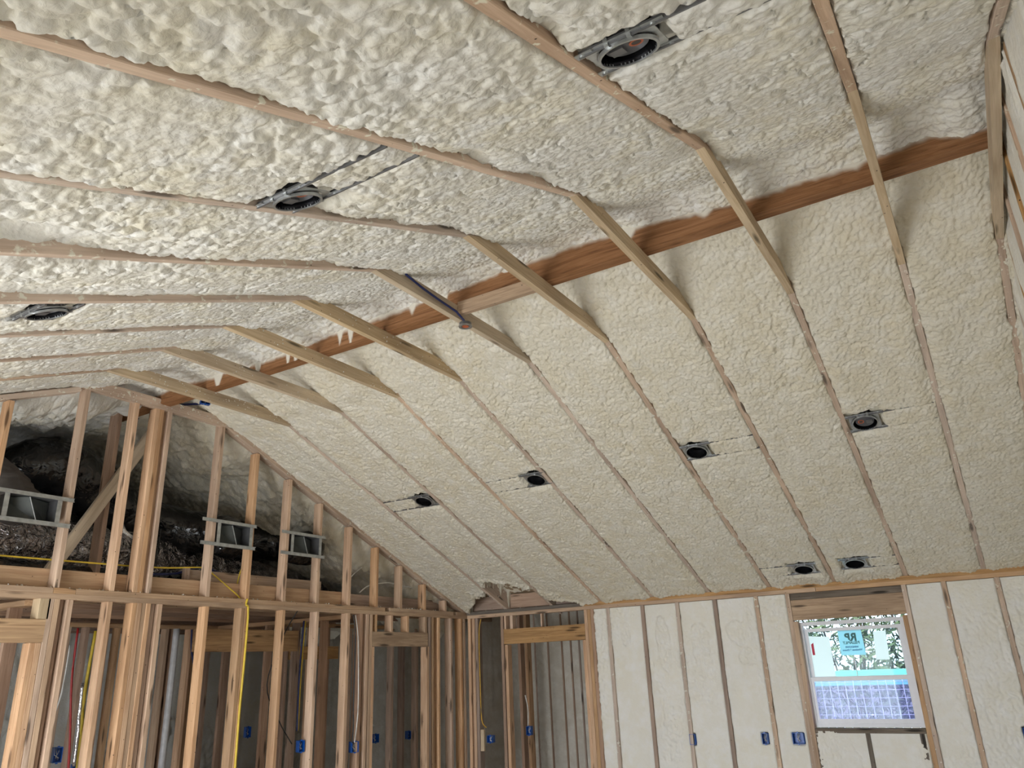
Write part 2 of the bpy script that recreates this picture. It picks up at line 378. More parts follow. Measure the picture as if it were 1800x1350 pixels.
    X = X+.006*fbm(wx*28, wy*28, s+100, 2)*(1-e); Y2 = Y+.006*fbm(wx*28+50, wy*28, s+101, 2)*(1-e)
    return X, Y2, Z
for side, mat in ((-1, 'foamL'), (1, 'foamR')):
    X, Y, Z = ceiling_foam(side)
    me = grid_mesh('ceiling', X, Y, Z); me.materials.append(M[mat]); me.materials.append(M['foamDim'])
    obj('ceiling', me, None, kind='structure', label=('lumpy pale spray foam between the rafters of the near slope' if side < 0 else 'cream spray foam between the rafters of the slope over the window'))
# roof deck above the foam, eaves, outer shell
md = MB()
for s in (-1, 1):
    md.poly_prism([(0, zl(0)+.22), (s*4.72, zl(4.72)+.22), (s*4.72, zl(4.72)+.26), (0, zl(0)+.27)], 1, -2.75, 9.0)
obj('roof_deck', md, M['osb'], kind='structure')

# ------------------------------------------------------------------ wall foam sheets
def wall_foam(name, u0, u1, v0, v1, res, studs, to_world, seed, hole=None, rough=1., mat='foamW', half=.019, back=.03, patches=(), boxes=()):
    us = np.arange(u0, u1, res); vs = np.arange(v0, v1, res*1.3); U, V = np.meshgrid(us, vs)
    d = np.full(U.shape, 9.)
    for st in studs: d = np.minimum(d, np.abs(U-st))
    wx = U+.02*fbm(U*8, V*8, seed+3, 2); wy = V+.02*fbm(U*8+9, V*8, seed+4, 2)
    f1, f2 = worley(wx/.030, wy/.034, seed); 
    pm = ss(.02, .4, fbm(U*2.6, V*1.3, seed+8, 3))
    for (pu, pv, ru, rv) in patches: pm = np.maximum(pm, ss(1.3, .8, ((U-pu)/ru)**2+((V-pv)/rv)**2+.5*fbm(U*12, V*12, seed+9, 2)))
    h = -.008+.006*fbm(U*1.5, V*1.1, seed+1, 3)*rough+pm*.022*(1-np.minimum(f1, 1)**1.5)*rough+.0018*fbm(U*30, V*22, seed+2, 3)
    for (bu, bv, bw, bh) in boxes: h = np.where((np.abs(U-bu) < bw) & (np.abs(V-bv) < bh), -.11, h)
    cr = np.abs(fbm(U*6, V*4.5, seed+21, 3)); h -= .004*ss(.03, .0, cr)*ss(.0, .3, fbm(U*2, V*2, seed+22, 2))
    e = ss(half+.008, half-.006, d+.007*fbm(U*2, V*18, seed+12, 3)); h = h*(1-e)-back*e
    keep = None
    if hole: keep = ~((U > hole[0]) & (U < hole[1]) & (V > hole[2]) & (V < hole[3]))
    X, Y, Z = to_world(U, V, h)
    me = grid_mesh(name, X, Y, Z, keep); me.materials.append(M[mat])
    return me
WST = [1.937, 1.745, 1.345, .958, .560, .145]            # full studs of the window wall left of the window
WST2 = [-1.500, -1.905, -2.30]                          # right of it
KL, KR = -.158, -1.180                                   # king studs
SUB = [-.235, -.655, -1.085]                              # cripples under the sill
alls = WST+WST2+[KL, KL-.038, KR, KR+.038]
me = wall_foam('wall_right', -2.42, 1.95, FL+.04, -.074, .0085, alls, lambda U, V, h: (W+.004-h, U, V), 301, hole=(-1.175, -.165, -1.275, .1),
               boxes=[(.950, -1.367, .03, .05), (.245, -1.352, .03, .05), (-.055, -1.347, .053, .05), (-1.85, -1.30, .03, .05)], patches=[(1.15, -.5, .07, .28), (1.56, -.35, .06, .14), (.75, -.55, .1, .25), (.36, -.4, .11, .12), (.30, -.62, .08, .08), (-1.72, -.62, .08, .07), (-1.70, -.86, .05, .06)])
obj('wall_right', me, None, kind='structure')
me = wall_foam('wall_right', -1.21, -.13, FL+.04, -1.27, .0125, SUB+[KL, KL-.038, KR, KR+.038], lambda U, V, h: (W+.008-h, U, V), 305)
obj('wall_right', me, None, kind='structure')
# gable end wall nearest the camera
GS = [-1.58, -1.17, -.765, -.355, .05, .455, .86, 1.27, 1.67, 2.08, 2.49, 2.89, 3.3, 3.7, 4.1]
YG = -2.333
def gz(U, V, h): return (U, YG-.004+h, FL+.03+(V)*(zl(U)+.05-FL))
me = wall_foam('wall_near', -4.3, 4.27, 0, 1.0, .012, GS, gz, 330)
obj('wall_near', me, None, kind='structure')

# studs of this wall follow further down
# ------------------------------------------------------------------ solid outer shell: keeps daylight out except through the window and unseen openings
sh = MB()
sh.box(W+.10, W+.12, -2.6, -1.16, FL-.1, .3); sh.box(W+.10, W+.12, -.17, 1.95, FL-.1, .3)
sh.box(W+.10, W+.12, -1.16, -.17, -.30, .3); sh.box(W+.10, W+.12, -1.16, -.17, FL-.1, -1.29)
obj('wall_right', sh, M['outer'], kind='structure', label='sheathing behind the foamed window wall')
sh = MB()
def gab(x0, x1, z0): return [(x0, z0), (x1, z0), (x1, zl(x1)+.2), (x0, zl(x0)+.2)]
for a, b, z0 in ((-4.6, -3.9, FL-.1), (-3.9, -1.9, -.40), (-1.9, 0, FL-.1), (0, 4.39, FL-.1)):
    sh.poly_prism(gab(a, b, z0), 1, -2.50, -2.46)
obj('wall_near', sh, M['outer'], kind='structure', label='sheathing behind the foamed gable wall beside the last rafter')
sh = MB()
sh.box(-4.44, -4.28, -2.5, .05, FL-.1, .2); sh.box(-4.44, -4.28, .05, 3.35, -.36, .2); sh.box(-4.44, -4.28, 3.35, 8.5, FL-.1, .2)
obj('wall_left', sh, M['outer'], kind='structure')
sh = MB().poly_prism([(-4.44, FL), (-3.3, FL), (-3.3, -.1), (-4.44, -.1)], 1, 8.34, 8.40)
for a, b, z0 in ((-4.44, -3.3, -.3), (-3.3, -1.1, -.55), (-1.1, 0, FL), (0, 6.3, FL)):
    zt = lambda x: max(zl(x)+.25, .3)
    sh.poly_prism([(a, z0), (b, z0), (b, zt(b)), (a, zt(a))], 1, 8.34, 8.40)
obj('wall_back', sh, M['outer'], kind='structure')
sh = MB().box(6.1, 6.2, 1.8, 8.4, FL, .4).box(4.39, 6.1, 1.85, 1.95, FL, .4)
obj('wall_side', sh, M['outer'], kind='structure')
obj('floor', MB().box(-4.44, 6.2, -2.5, 8.4, FL-.12, FL), M['concrete'], kind='structure')
# foamed walls of the rooms behind
ST = [3.72, 3.452, 3.255, 3.05, 2.92, 2.80, 2.4, 2.0, 4.15, 4.7, 5.1, 5.5, 5.9, 6.3, 6.7, 7.1, 7.5, 7.9]
me = wall_foam('wall_side', 1.95, 8.3, FL+.02, .30, .02, ST, lambda U, V, h: (5.60-h*1.2, U, V), 402, rough=1.2, mat='foamDim', back=.012, patches=[(4.2, -.8, .15, .5)])
obj('wall_side', me, None, kind='structure', label='spray foam wall with dimness put into its colour, seen through the door opening')
me = wall_foam('wall_back', -4.2, 5.6, FL+.02, 2.0, .03, [-3.3+i*.41 for i in range(22)], lambda U, V, h: (U, 8.20-h*2, V), 410, rough=2, mat='foamW')
obj('wall_back', me, None, kind='structure', label='spray foam wall at the far end of the attic and back rooms')
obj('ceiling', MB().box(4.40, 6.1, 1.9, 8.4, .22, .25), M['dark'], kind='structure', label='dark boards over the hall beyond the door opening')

for i, y in enumerate((3.452, 3.255, 3.05, 2.92, 2.80)):
    lumber('stud', (5.60+.030, y, FL), (5.60+.030, y, .2), .020, .07, (0, 1, 0), 'studpink', label=f'dark stud edge in the foam wall of the hall, {ordn(i+1)} from the left', cat='stud', group='studs of the hall foam wall')

# ------------------------------------------------------------------ rafters, ties, ridge beam
NAMES = {4: 'against the near gable wall', -6: 'in the stud partition'}
def from_gable(k): return k+7        # 1 = in the partition ... 11 = at the gable wall
for k in range(4, -7, -1):
    y = ry(k); i = from_gable(k)
    for s, slope in ((1, 'slope over the window'), (-1, 'near slope')):
        dz = .092/math.cos(math.atan(SL)); n = (SL*.092, )
        xa, xb = s*.055, s*4.52
        p0 = Vector((xa, y, zl(xa)+dz)); p1 = Vector((xb, y, zl(xb)+dz))
        if s < 0: p0 = Vector((-.055, y, zl(.055)+dz)); p1 = Vector((-4.45, y, zl(4.45)+dz))
        lab = f'sloping rafter on the {slope}, ' + (NAMES[k] if k in NAMES else f'{ordn(i-1)} from the stud partition')
        lumber('rafter', p0, p1, T, .184, (0, 1, 0), 'rafter', label=lab, cat='rafter', group='roof rafters')
def tie(y, z0, x0, x1, lab, mat='tie', t=T):
    s = .089/SL
    pts = [(x0, 0), (x1, 0), (x1-s*.95, .089), (x0+s*.95, .089)]
    me = MB().poly_prism(pts, 1, -t/2, t/2)
    o = obj('collar_tie', me, M[mat], label=lab, cat='collar tie', group='collar ties under the ridge'); o.location = (0, y, z0); return o
for k in range(4, -6, -1):
    i = from_gable(k)
    lab = 'pale collar tie under the ridge beam, '+('against the near gable wall' if k == 4 else ('holding the dark cable and the small round fitting' if k == -1 else f'{ordn(i-1)} from the stud partition'))
    dx = {3: 0, 2: 0, 0: -.02, -1: 0}.get(k, 0)
    tie(ry(k), TZ, -TIE, TIE, lab)
tie(GY+.019, 1.452, -.77, .70, 'greyish flat board across the peak of the stud partition', 'rafter')

bm = MB(); bx0, bx1 = -.045, .045
obj('ridge_beam', MB().box(-.040, bx1, -2.40, 4.30, 1.497, 1.86), None)
B = bpy.data.objects['ridge_beam']; tag(B, 'deep orange-brown ridge beam running the length of the roof peak', 'beam')
m, n, b = nt('beam_wood')
tc = nd(n, 'ShaderNodeTexCoord'); mp = nd(n, 'ShaderNodeMapping'); mp.inputs['Scale'].default_value = (14, .9, 14); n.links.new(tc.outputs['Object'], mp.inputs[0])
g = nd(n, 'ShaderNodeTexNoise', i_Scale=2.4, i_Detail=7, i_Roughness=.6, i_Distortion=1.6); n.links.new(mp.outputs[0], g.inputs['Vector'])
r = ramp(n, g.outputs[0], [(.3, (.14, .060, .024)), (.48, (.26, .12, .05)), (.68, (.36, .18, .085))])
v = nd(n, 'ShaderNodeTexVoronoi', i_Scale=1.0); mpk = nd(n, 'ShaderNodeMapping'); mpk.inputs['Scale'].default_value = (6, 2.6, 8); n.links.new(tc.outputs['Object'], mpk.inputs[0]); n.links.new(mpk.outputs[0], v.inputs['Vector'])
rk = ramp(n, v.outputs['Distance'], [(.06, (1, 1, 1)), (.10, (0, 0, 0))])
c = mix(n, rk.outputs[0], r.outputs[0], (.05, .02, .01))
at = nd(n, 'ShaderNodeAttribute', attribute_name='spray')
c = mix(n, at.outputs['Fac'], c, (.74, .70, .62))
n.links.new(c, b.inputs['Base Color']); b.inputs['Roughness'].default_value = .6; b.inputs['Specular IOR Level'].default_value = .3
M['beam'] = m
B.data.materials.append(m)
# the beam's near face, carrying the foam overspray that drifted onto it
ys = np.arange(-2.40, 4.30, .009); zs = np.arange(1.497, 1.80, .006); Yb, Zb = np.meshgrid(ys, zs)
zr = np.interp(Yb, *RIDGE)
edge = zr+.004+.014*fbm(Yb*4, Yb*0, 500, 3)
for y0, L, wd in [(-.55, .08, .06), (.72, .09, .035), (.98, .05, .03), (1.30, .0, .03), (1.52, .13, .030), (1.62, .10, .026), (2.05, .13, .03), (2.13, .12, .025), (2.45, .12, .035), (2.9, .12, .05), (-1.0, .04, .05), (-1.75, .03, .06)]:
    edge = edge-L*np.clip(1-np.abs(Yb-y0)/wd, 0, 1)
sp = ss(-.020, .022, Zb-edge+.012*fbm(Yb*25, Zb*25, 501, 3))
me = grid_mesh('overspray', Yb*0-.0455, Yb, Zb); me.materials.append(m)
a = me.attributes.new('spray', 'FLOAT', 'POINT'); a.data.foreach_set('value', sp.astype(np.float32).ravel())
obj('laminated_face', me, None, parent=B, label='near face of the beam with white overspray')
lumber('blocking_board', (-.062, .588, 1.478), (-.062, .022, 1.478), T, .085, (1, 0, 0), 'header', label='short orange-brown board along the foot of the ridge beam between two ties', cat='board')

# dark cable and round fitting on the tie
pts = [(-.72, .565, 1.53), (-.60, .57, 1.475), (-.45, .572, 1.455), (-.28, .575, 1.445), (-.12, .572, 1.435), (-.05, .565, 1.40), (-.035, .565, 1.378)]
obj('dark_cable', MB().tube(pts, .007, 8), M['bluedark'], smooth=True, label='dark blue cable lying along the collar tie to the round fitting', cat='cable')
e = empty('round_fitting', (-.02, .575, 1.372), 'small round grey electrical fitting hanging on the collar tie', 'electrical fitting')
obj('housing', MB().ring(.0, .038, 0, .022, 28), M['galvdark'], e, smooth=False); obj('rim', MB().ring(.027, .042, -.004, .002, 28), M['galv'], e)
obj('socket', MB().disk(.02, -.003, 20), M['orange'], e)

# ------------------------------------------------------------------ recessed lights
def downlight(lx, ly, le, side, lab, deep, empty_can):
    z = zl(lx)
    X = Vector((side, 0, -SL)).normalized(); Yv = Vector((0, 1, 0)); Z = X.cross(Yv)
    if Z.z < 0: Yv = -Yv; Z = X.cross(Yv)
    c = Vector((lx, ly, z))-Z*.006
    mw = Matrix(((X.x, Yv.x, Z.x, c.x), (X.y, Yv.y, Z.y, c.y), (X.z, Yv.z, Z.z, c.z), (0, 0, 0, 1)))
    root = empty('recessed_light', None, lab, 'recessed light', 'recessed light housings', mw=mw)
    I = Matrix.Identity(4)
    def part(name, mb, mat, par=root, smooth=False, **kw):
        o = obj(name, mb, M[mat], None, smooth, **kw); o.parent = par; return o
    # plaster frame: square plate with a round hole and ears
    n = 40; mb = MB(); k = 0; R0 = .086
    for zz in (.010, .013):
        for j in range(n):
            t = 2*math.pi*(j+.5)/n; cx, sx = math.cos(t), math.sin(t); q = .098/max(abs(cx), abs(sx)); q = min(q, .118)
            mb.v.append((R0*cx, R0*sx, zz)); mb.v.append((q*cx, q*sx, zz))
    for j in range(n):
        j2 = (j+1) % n
        mb.f.append((2*j, 2*j2, 2*j2+1, 2*j+1)); mb.f.append((2*n+2*j, 2*n+2*j+1, 2*n+2*j2+1, 2*n+2*j2)); mb.f.append((2*j+1, 2*j2+1, 2*n+2*j2+1, 2*n+2*j+1))
    part('frame_plate', mb, 'galv')
    sgn = -1 if ly > 0 else 1
    for (ex, ey) in ((-.085, -.10), (.085, .10), (.085, -.10), (-.085, .10)):
        ear = MB().poly_prism([(ex-.016, ey-.03), (ex+.016, ey-.03), (ex+.016, ey+.03), (ex-.016, ey+.03)], 2, .008, .011)
        ear.ring(.0045, .008, .005, .0085, 12)
        for q in range(len(ear.v)-48, len(ear.v)): ear.v[q] = (ear.v[q][0]+ex, ear.v[q][1]+ey, ear.v[q][2])
        part('mounting_ear', ear, 'galv')
    part('trim_ring', MB().ring(.0775, .085, -.004, .006, 48), 'galv', smooth=False)
    can = MB(); n = 40
    for zz in (.0, .13):
        for j in range(n): t = 2*math.pi*j/n; can.v.append((.0775*math.cos(t), .0775*math.sin(t), zz))
    for j in range(n): can.f.append((j, n+j, n+(j+1) % n, (j+1) % n))
    can.f.append(tuple(n+j for j in range(n)))
    co = part('can', can, 'can', smooth=False)
    hd = .018 if deep else .09
    o = part('lamp_holder', MB().disk(.060, hd, 32, th=.01), 'hole', co)
    if deep:
        part('round_sticker', MB().ring(.014, .020, hd-.002, hd-.0005, 28), 'orange', co)
        o2 = part('sticker_centre', MB().disk(.013, hd-.0015, 20), 'greybrown', co)
        part('junction_cover', MB().box(-.020, .022, -.048, -.008, hd-.008, hd-.001), 'galvdark', co)
        for q in co.children:
            if q.name.startswith(('round_sticker', 'sticker_centre')): q.location = (.0, .026, 0)
    # hanger bars with the clamps that ride on them
    ysign = 1 if Yv.y > 0 else -1
    L = (le-ly)*ysign
    for o_ in (-.085, .085):
        a0, a1 = (-.11 if L > 0 else .11), L
        part('hanger_bar', MB().box(o_-.004, o_+.004, min(a0, a1), max(a0, a1), .004, .022), 'galvdark')
        for q in (-.030, .034): part('bar_clamp', MB().box(o_-.008, o_+.008, q-.006, q+.006, .001, .024), 'galv')
    return root
LL = ['recessed light housing nearest the camera, in the near slope with long bare bar', 'recessed light housing in the near slope with dark hollow above it', 'recessed light housing at the far left of the near slope beside an exposed rafter']
for (lx, ly, le, i) in LIGHTS_L: downlight(lx, ly, le, -1, LL[i], True, False)
LR = ['recessed light housing in the far slope, second from right in the row of four', 'recessed light housing in the far slope, rightmost of the row of four halfway down', 'recessed light housing in the far slope, third from the right of the row of four', 'recessed light housing in the far slope, leftmost of the row of four near the partition',
      'left one of two recessed light housings just above the window', 'right one of two recessed light housings just above the window']
for (lx, ly, le, i) in LIGHTS_R: downlight(lx, ly, le, 1, LR[i], i == 1, False)

# ------------------------------------------------------------------ window wall framing
G = 'window wall studs'
def vstud(x, y, z0, z1, t, d, A, lab, grp, mat='stud', cat='stud', name='stud'):
    return lumber(name, (x, y, z0), (x, y, z1), t, d, A, mat, label=lab, cat=cat, group=grp)
XC = W+H4/2
for i, x in enumerate(GS[2:8]):
    vstud(x, YG-.045, FL, zl(x)-.02, T, H4, (1, 0, 0), f'slanting stud edge in the foamed gable wall at the right edge, {ordn(i+1)} from the top', 'gable wall studs', 'header' if i % 2 == 0 else 'rafter')
for i, y in enumerate(WST):
    if i == 0: continue
    vstud(XC, y, FL+T, -.076, T, H4, (0, 1, 0), f'narrow stud edge in the foamed window wall, {ordn(i)} right of the door opening', G, 'studpink' if i in (2, 4) else 'rafter')
for i, y in enumerate(WST2[:2]):
    vstud(XC, y, FL+T, -.076, T, H4, (0, 1, 0), f'narrow stud edge in the foamed window wall, {ordn(i+1)} right of the window', G, 'rafter')
vstud(XC, KL, FL+T, -.076, T, H4, (0, 1, 0), 'full height stud along the left side of the window', G, 'rafter')
vstud(XC, KL-.038, FL+T, -.335, T, H4, (0, 1, 0), 'trimmer stud carrying the left end of the window header', G, 'plate')
vstud(XC, KR, FL+T, -.076, T, H4, (0, 1, 0), 'full height stud along the right side of the window', G, 'rafter')
vstud(XC, KR+.038, FL+T, -.335, T, H4, (0, 1, 0), 'trimmer stud carrying the right end of the window header', G, 'plate')
lumber('header', (W+.030, KL-.02, -.232), (W+.030, KR+.02, -.232), T, .185, (1, 0, 0), 'header', label='wide knotty header board directly over the window', cat='header')
lumber('blocking_board', (W+.055, KL-.02, -.108), (W+.055, KR+.02, -.108), .06, .062, (1, 0, 0), 'dark', label='dark old board squeezed between window header and top plate', cat='board')
lumber('window_sill_board', (XC, KL-.06, -1.282), (XC, KR+.06, -1.282), H4, T, (1, 0, 0), 'dark', label='dark grey rough sill board under the window', cat='sill')
for i, y in enumerate(SUB):
    vstud(XC, y, FL+T, -1.301, T, H4, (0, 1, 0), ['short dark stud under the left end of the window sill', 'short dark stud under the middle of the window sill', 'short dark stud under the right end of the window sill'][i], G, 'dark')
# double top plates
TP = 'top plates on the walls'
def plate(p0, p1, lab, mat='plate', depth=H4, A=(0, 0, 1)): return lumber('top_plate', p0, p1, T, depth, A, mat, label=lab, cat='top plate', group=TP)
plate((XC, 3.60, -.057), (XC, -.425, -.057), 'lower top plate of the window wall, long piece left of the window')
plate((XC, -.428, -.057), (XC, -2.46, -.057), 'lower top plate of the window wall, piece over the window')
plate((XC, 2.05, -.019), (XC, -2.46, -.019), 'upper top plate of the window wall under the rafter ends', 'header')
plate((XC, 3.69, -.019), (XC, 2.054, -.019), 'dirty upper top plate over the door opening in the corner', 'dark')
YC = GY+H4/2
plate((-4.2, YC, -.057), (4.36, YC, -.057), 'lower plate running across the whole stud partition')
plate((-4.2, YC, -.019), (-.66, YC, -.019), 'upper plate of the stud partition, leftmost piece')
plate((-.657, YC, -.019), (-.505, YC, -.019), 'very short upper plate piece with a nailed joint left in the stud partition')
plate((-.502, YC, -.019), (2.78, YC, -.019), 'upper plate of the stud partition, long middle piece')
plate((2.86, YC, -.019), (4.0, YC, -.019), 'upper plate of the stud partition, piece right of the gap')
plate((4.06, YC, -.019), (4.27, YC, -.019), 'upper plate of the stud partition, short end piece in the corner')
# door opening in the corner of the window wall
HG = 'studs of the door opening in the corner'
for y, lab, mt, zt in [(3.575, 'corner stud at the meeting of partition and window wall', 'stud', -.076), (3.515, 'second corner stud beside the orange cable', 'stud', -.076), (3.470, 'third corner stud, darker, just left of the orange cable', 'studpink', -.076),
                   (3.110, 'reddish full height stud left of the door header in the corner', 'studpink', -.076), (3.060, 'pale trimmer under the left end of the corner door header', 'stud', -.395),
                   (2.015, 'full height stud at the right end of the corner door header', 'stud', -.076), (1.975, 'middle one of the three studs right of the corner door opening', 'plate', -.076), (1.935, 'foam-edged stud between corner door opening and foamed wall', 'studpink', -.076), (2.053, 'trimmer under the right end of the corner door header', 'stud', -.39)]:
    vstud(XC, y, FL+T, zt, T, H4, (0, 1, 0), lab, HG, mt)
lumber('header', (W+.02, 3.088, -.305), (W+.02, 2.035, -.305), T, .165, (1, 0, 0), 'header', label='knotty yellow-brown header board over the corner door opening', cat='header')
lumber('header', (W+.068, 3.088, -.305), (W+.068, 2.035, -.305), T, .165, (1, 0, 0), 'header', label='second header board hidden right behind the knotty one over the corner door opening', cat='header')
for i, y in enumerate((3.066, 2.98)):
    vstud(XC, y, -.222, -.076, T if i else .02, H4, (0, 1, 0), 'short cripple stud above the left end of the corner door header' if i else 'thin pale cripple above the outer left corner of the door header', HG, 'stud')
vstud(XC+.02, 2.60, -.222, -.076, .018, .05, (0, 1, 0), 'thin pale cripple above the middle of the corner door header', HG, 'stud')
# blocks between the bare rafter ends over the corner
for i, (a, b_) in enumerate(((-5, -4), (-4, -3), (-6, -5))):
    lumber('blocking_board', (W+.10, ry(a)-.02, .09), (W+.10, ry(b_)+.02, .09), T, .16, (1, 0, 0), 'studpink', label=['reddish block between the bare rafter ends, middle of the corner', 'reddish block between the bare rafter ends, right of the corner', 'block between bare rafters right beside the stud partition'][i], cat='board')
# studs in the hall behind the opening
for x, y, lab, mt in [(4.98, 3.19, 'pale stud standing in the hall behind the corner door opening', 'stud'), (5.05, 3.33, 'dark stud left of the pale one behind the corner door opening', 'studpink')]:
    vstud(x, y, FL, .2, T if mt == 'stud' else .04, .10, (0, 1, 0), lab, 'studs in the hall beyond the opening', mt)

# ------------------------------------------------------------------ stud partition (gable), upper and lower
UG = 'upper studs of the partition'
ux = [(-1.13, .03), (-.62, 0), (-.219, 0), (.003, 1), (.604, 0), (1.005, 0), (1.415, 0), (1.829, 0), (2.26, 0), (2.668, 0), (3.060, 0), (3.477, 0), (3.864, 0)]
c = 0
for xr, dbl in ux:
    x = xr-.019; top = min(zl(x)-.045-.010, 1.455) if abs(x) > .0 else 1.455
    if -.76 < x < .69: top = 1.452+.02
    c += 1
    if dbl == 1:
        for q, (dx, dy, l) in enumerate(((-.062, 0, 'left board of the thick post near the peak of the partition'), (-.024, 0, 'middle board of the thick post near the peak of the partition'), (.014, .03, 'set-back board of the thick post near the peak of the partition'), (.052, 0, 'right board of the thick post near the peak of the partition'))):
            vstud(xr+dx, YC+dy, 0, 1.452, T, H4, (1, 0, 0), l, UG, 'stud' if q != 2 else 'plate')
        continue
    lab = f'upper partition stud above the plate, {ordn(c)} from the left edge'
    vstud(x, YC if abs(x) > .8 else YC+.002, 0, top-.0, T, H4, (1, 0, 0), lab, UG, 'stud')
# sloping top plates of the partition
for s in (1, -1):
    xa, xb = (.60, 4.33) if s > 0 else (-.70, -4.3)
    p0 = Vector((xa, YC, zl(xa)-.022)); p1 = Vector((xb, YC, zl(xb)-.022))
    lumber('sloping_plate', p0, p1, T, H4, (0, 0, 1), 'rafter', label='sloping top plate of the partition going down to the '+('window wall corner' if s > 0 else 'left'), cat='top plate', group='sloping plates of the partition')
LG = 'lower studs of the partition'
low = [(-1.00, -.38, 'stud', 0), (-.718, -.362, 'stud', 0), (-.680, -.362, 'stud', 0), (-.640, -.076, 'stud', 0), (-.600, -.076, 'plate', .0), (-.566, -.076, 'studpink', .02), (-.508, -.076, 'stud', 0), (-.219, -.076, 'stud', 0), (-.026, -.076, 'stud', 0), (.014, -.076, 'stud', .0), (.053, -.076, 'plate', .004), (.088, -.076, 'stud', .0), (.140, -.076, 'studpink', .03), (.187, -.076, 'stud', 0), (.612, -.076, 'stud', 0), (.97, -.076, 'plate', 0), (1.012, -.076, 'stud', 0), (1.425, -.076, 'stud', 0), (1.842, -.076, 'stud', 0),
       (2.263, -.076, 'stud', 0), (2.45, -.076, 'studpink', .0), (2.54, -.076, 'stud', .0), (2.595, -.076, 'plate', 0), (2.632, -.39, 'stud', 0), (3.530, -.39, 'stud', 0), (3.57, -.076, 'studpink', 0), (3.625, -.076, 'plate', 0), (3.735, -.076, 'stud', 0), (3.975, -.076, 'stud', 0), (4.175, -.076, 'stud', 0), (4.235, -.076, 'plate', 0)]
for i, (xr, zt, mt, dy) in enumerate(low):
    vstud(xr-.019, YC+dy, FL+T, zt, T, H4, (1, 0, 0), f'lower partition stud under the plate, {ordn(i+1) if i < 22 else "number "+str(i+1)} from the left edge' if i < 22 else f'lower partition stud, {ordn(len(low)-i)} counted leftward from the room corner', LG, mt)
vstud(-.70, YC, -.208, -.076, .075, H4, (1, 0, 0), 'short pale cripple block above the left door header in the partition', LG, 'tie')
lumber('header', (-2.0, GY+.019, -.285), (-.662, GY+.019, -.285), T, .150, (0, 1, 0), 'header', label='knotty header board at the left edge of the partition', cat='header')
lumber('header', (2.597, GY+.019, -.315), (3.51, GY+.019, -.315), T, .145, (0, 1, 0), 'header', label='weathered header board over the door opening right in the partition', cat='header')
for i, x in enumerate((2.655, 2.895, 3.160, 3.475)):
    vstud(x, YC, -.242, -.076, T if i else .02, H4, (1, 0, 0), f'short cripple stud above the right partition header, {ordn(i+1)} from the left', LG, 'stud' if i in (1, 2) else 'plate')
lumber('sole_plate', (-4.2, YC, FL+.019), (2.6, YC, FL+.019), H4, T, (0, 1, 0), 'plate', label='sole plate on the floor under the stud partition', cat='plate')

# attic floor boards right behind the partition
lumber('joist_board', (-4.0, 3.72, .07), (2.30, 3.72, .07), T, .13, (0, 1, 0), 'plate', label='long board standing behind the upper studs on the left', cat='board')
lumber('joist_board', (1.33, 3.77, .065), (4.1, 3.77, .065), T, .13, (0, 1, 0), 'studpink', label='board standing behind the upper studs near the corner', cat='board')
lumber('joist_board', (.52, 3.83, .17), (2.05, 3.83, .17), T, .13, (0, 1, 0), 'plate', label='higher second board behind the studs below the duct boots', cat='board')
lumber('blocking_board', (.50, 3.80, .03), (.50, 3.80, .25), .05, T, (1, 0, 0), 'studpink', label='reddish upright block at the end of the higher board', cat='board')
# ceiling joists of the rooms behind
for i in range(9):
    y = 4.1+i*.45
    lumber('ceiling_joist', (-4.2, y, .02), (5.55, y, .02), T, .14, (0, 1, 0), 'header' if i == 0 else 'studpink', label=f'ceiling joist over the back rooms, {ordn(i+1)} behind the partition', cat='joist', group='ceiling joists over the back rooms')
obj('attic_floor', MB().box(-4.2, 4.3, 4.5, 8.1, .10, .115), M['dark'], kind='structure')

# ------------------------------------------------------------------ partitions of the rooms behind
BG = 'studs of the back room partitions'
cnt = {}
WN = {'a': 'cross wall behind the middle of the partition', 'b': 'cross wall behind the left end of the partition', 'c': 'dim rear wall behind the left half of the partition', 'd': 'back closet wall behind the right half of the partition'}
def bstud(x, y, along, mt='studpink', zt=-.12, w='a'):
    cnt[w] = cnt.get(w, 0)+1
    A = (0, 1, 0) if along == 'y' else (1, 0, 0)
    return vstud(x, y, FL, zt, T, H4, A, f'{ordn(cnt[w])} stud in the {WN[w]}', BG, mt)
for y in (4.02, 4.42, 4.83, 5.24, 5.5): bstud(2.33, y, 'y', 'studpink', w='a')
lumber('top_plate', (2.33, 3.70, -.10), (2.33, 5.62, -.10), T, H4, (0, 0, 1), 'plate', label='plate of the cross wall behind the middle of the partition', cat='top plate', group=TP)
for y in (3.9, 4.35, 4.8, 5.3): bstud(-.74, y, 'y', 'studpink', w='b')
lumber('top_plate', (-.74, 3.70, -.10), (-.74, 5.62, -.10), T, H4, (0, 0, 1), 'plate', label='plate of the cross wall behind the left end of the partition', cat='top plate', group=TP)
lumber('top_plate', (-.8, 5.66, -.10), (2.35, 5.66, -.10), T, H4, (0, 0, 1), 'plate', label='plate of the rear wall behind the partition', cat='top plate', group=TP)
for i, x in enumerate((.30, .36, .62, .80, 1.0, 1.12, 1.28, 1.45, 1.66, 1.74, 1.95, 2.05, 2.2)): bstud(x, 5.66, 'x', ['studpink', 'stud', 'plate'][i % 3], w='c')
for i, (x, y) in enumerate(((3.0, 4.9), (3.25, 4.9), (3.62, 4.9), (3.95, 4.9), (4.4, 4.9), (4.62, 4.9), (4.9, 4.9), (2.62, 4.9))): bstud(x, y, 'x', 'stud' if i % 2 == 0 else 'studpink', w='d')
lumber('top_plate', (2.4, 4.9, -.10), (5.1, 4.9, -.10), T, H4, (0, 0, 1), 'plate', label='plate of the back closet wall behind the right half of the partition', cat='top plate', group=TP)
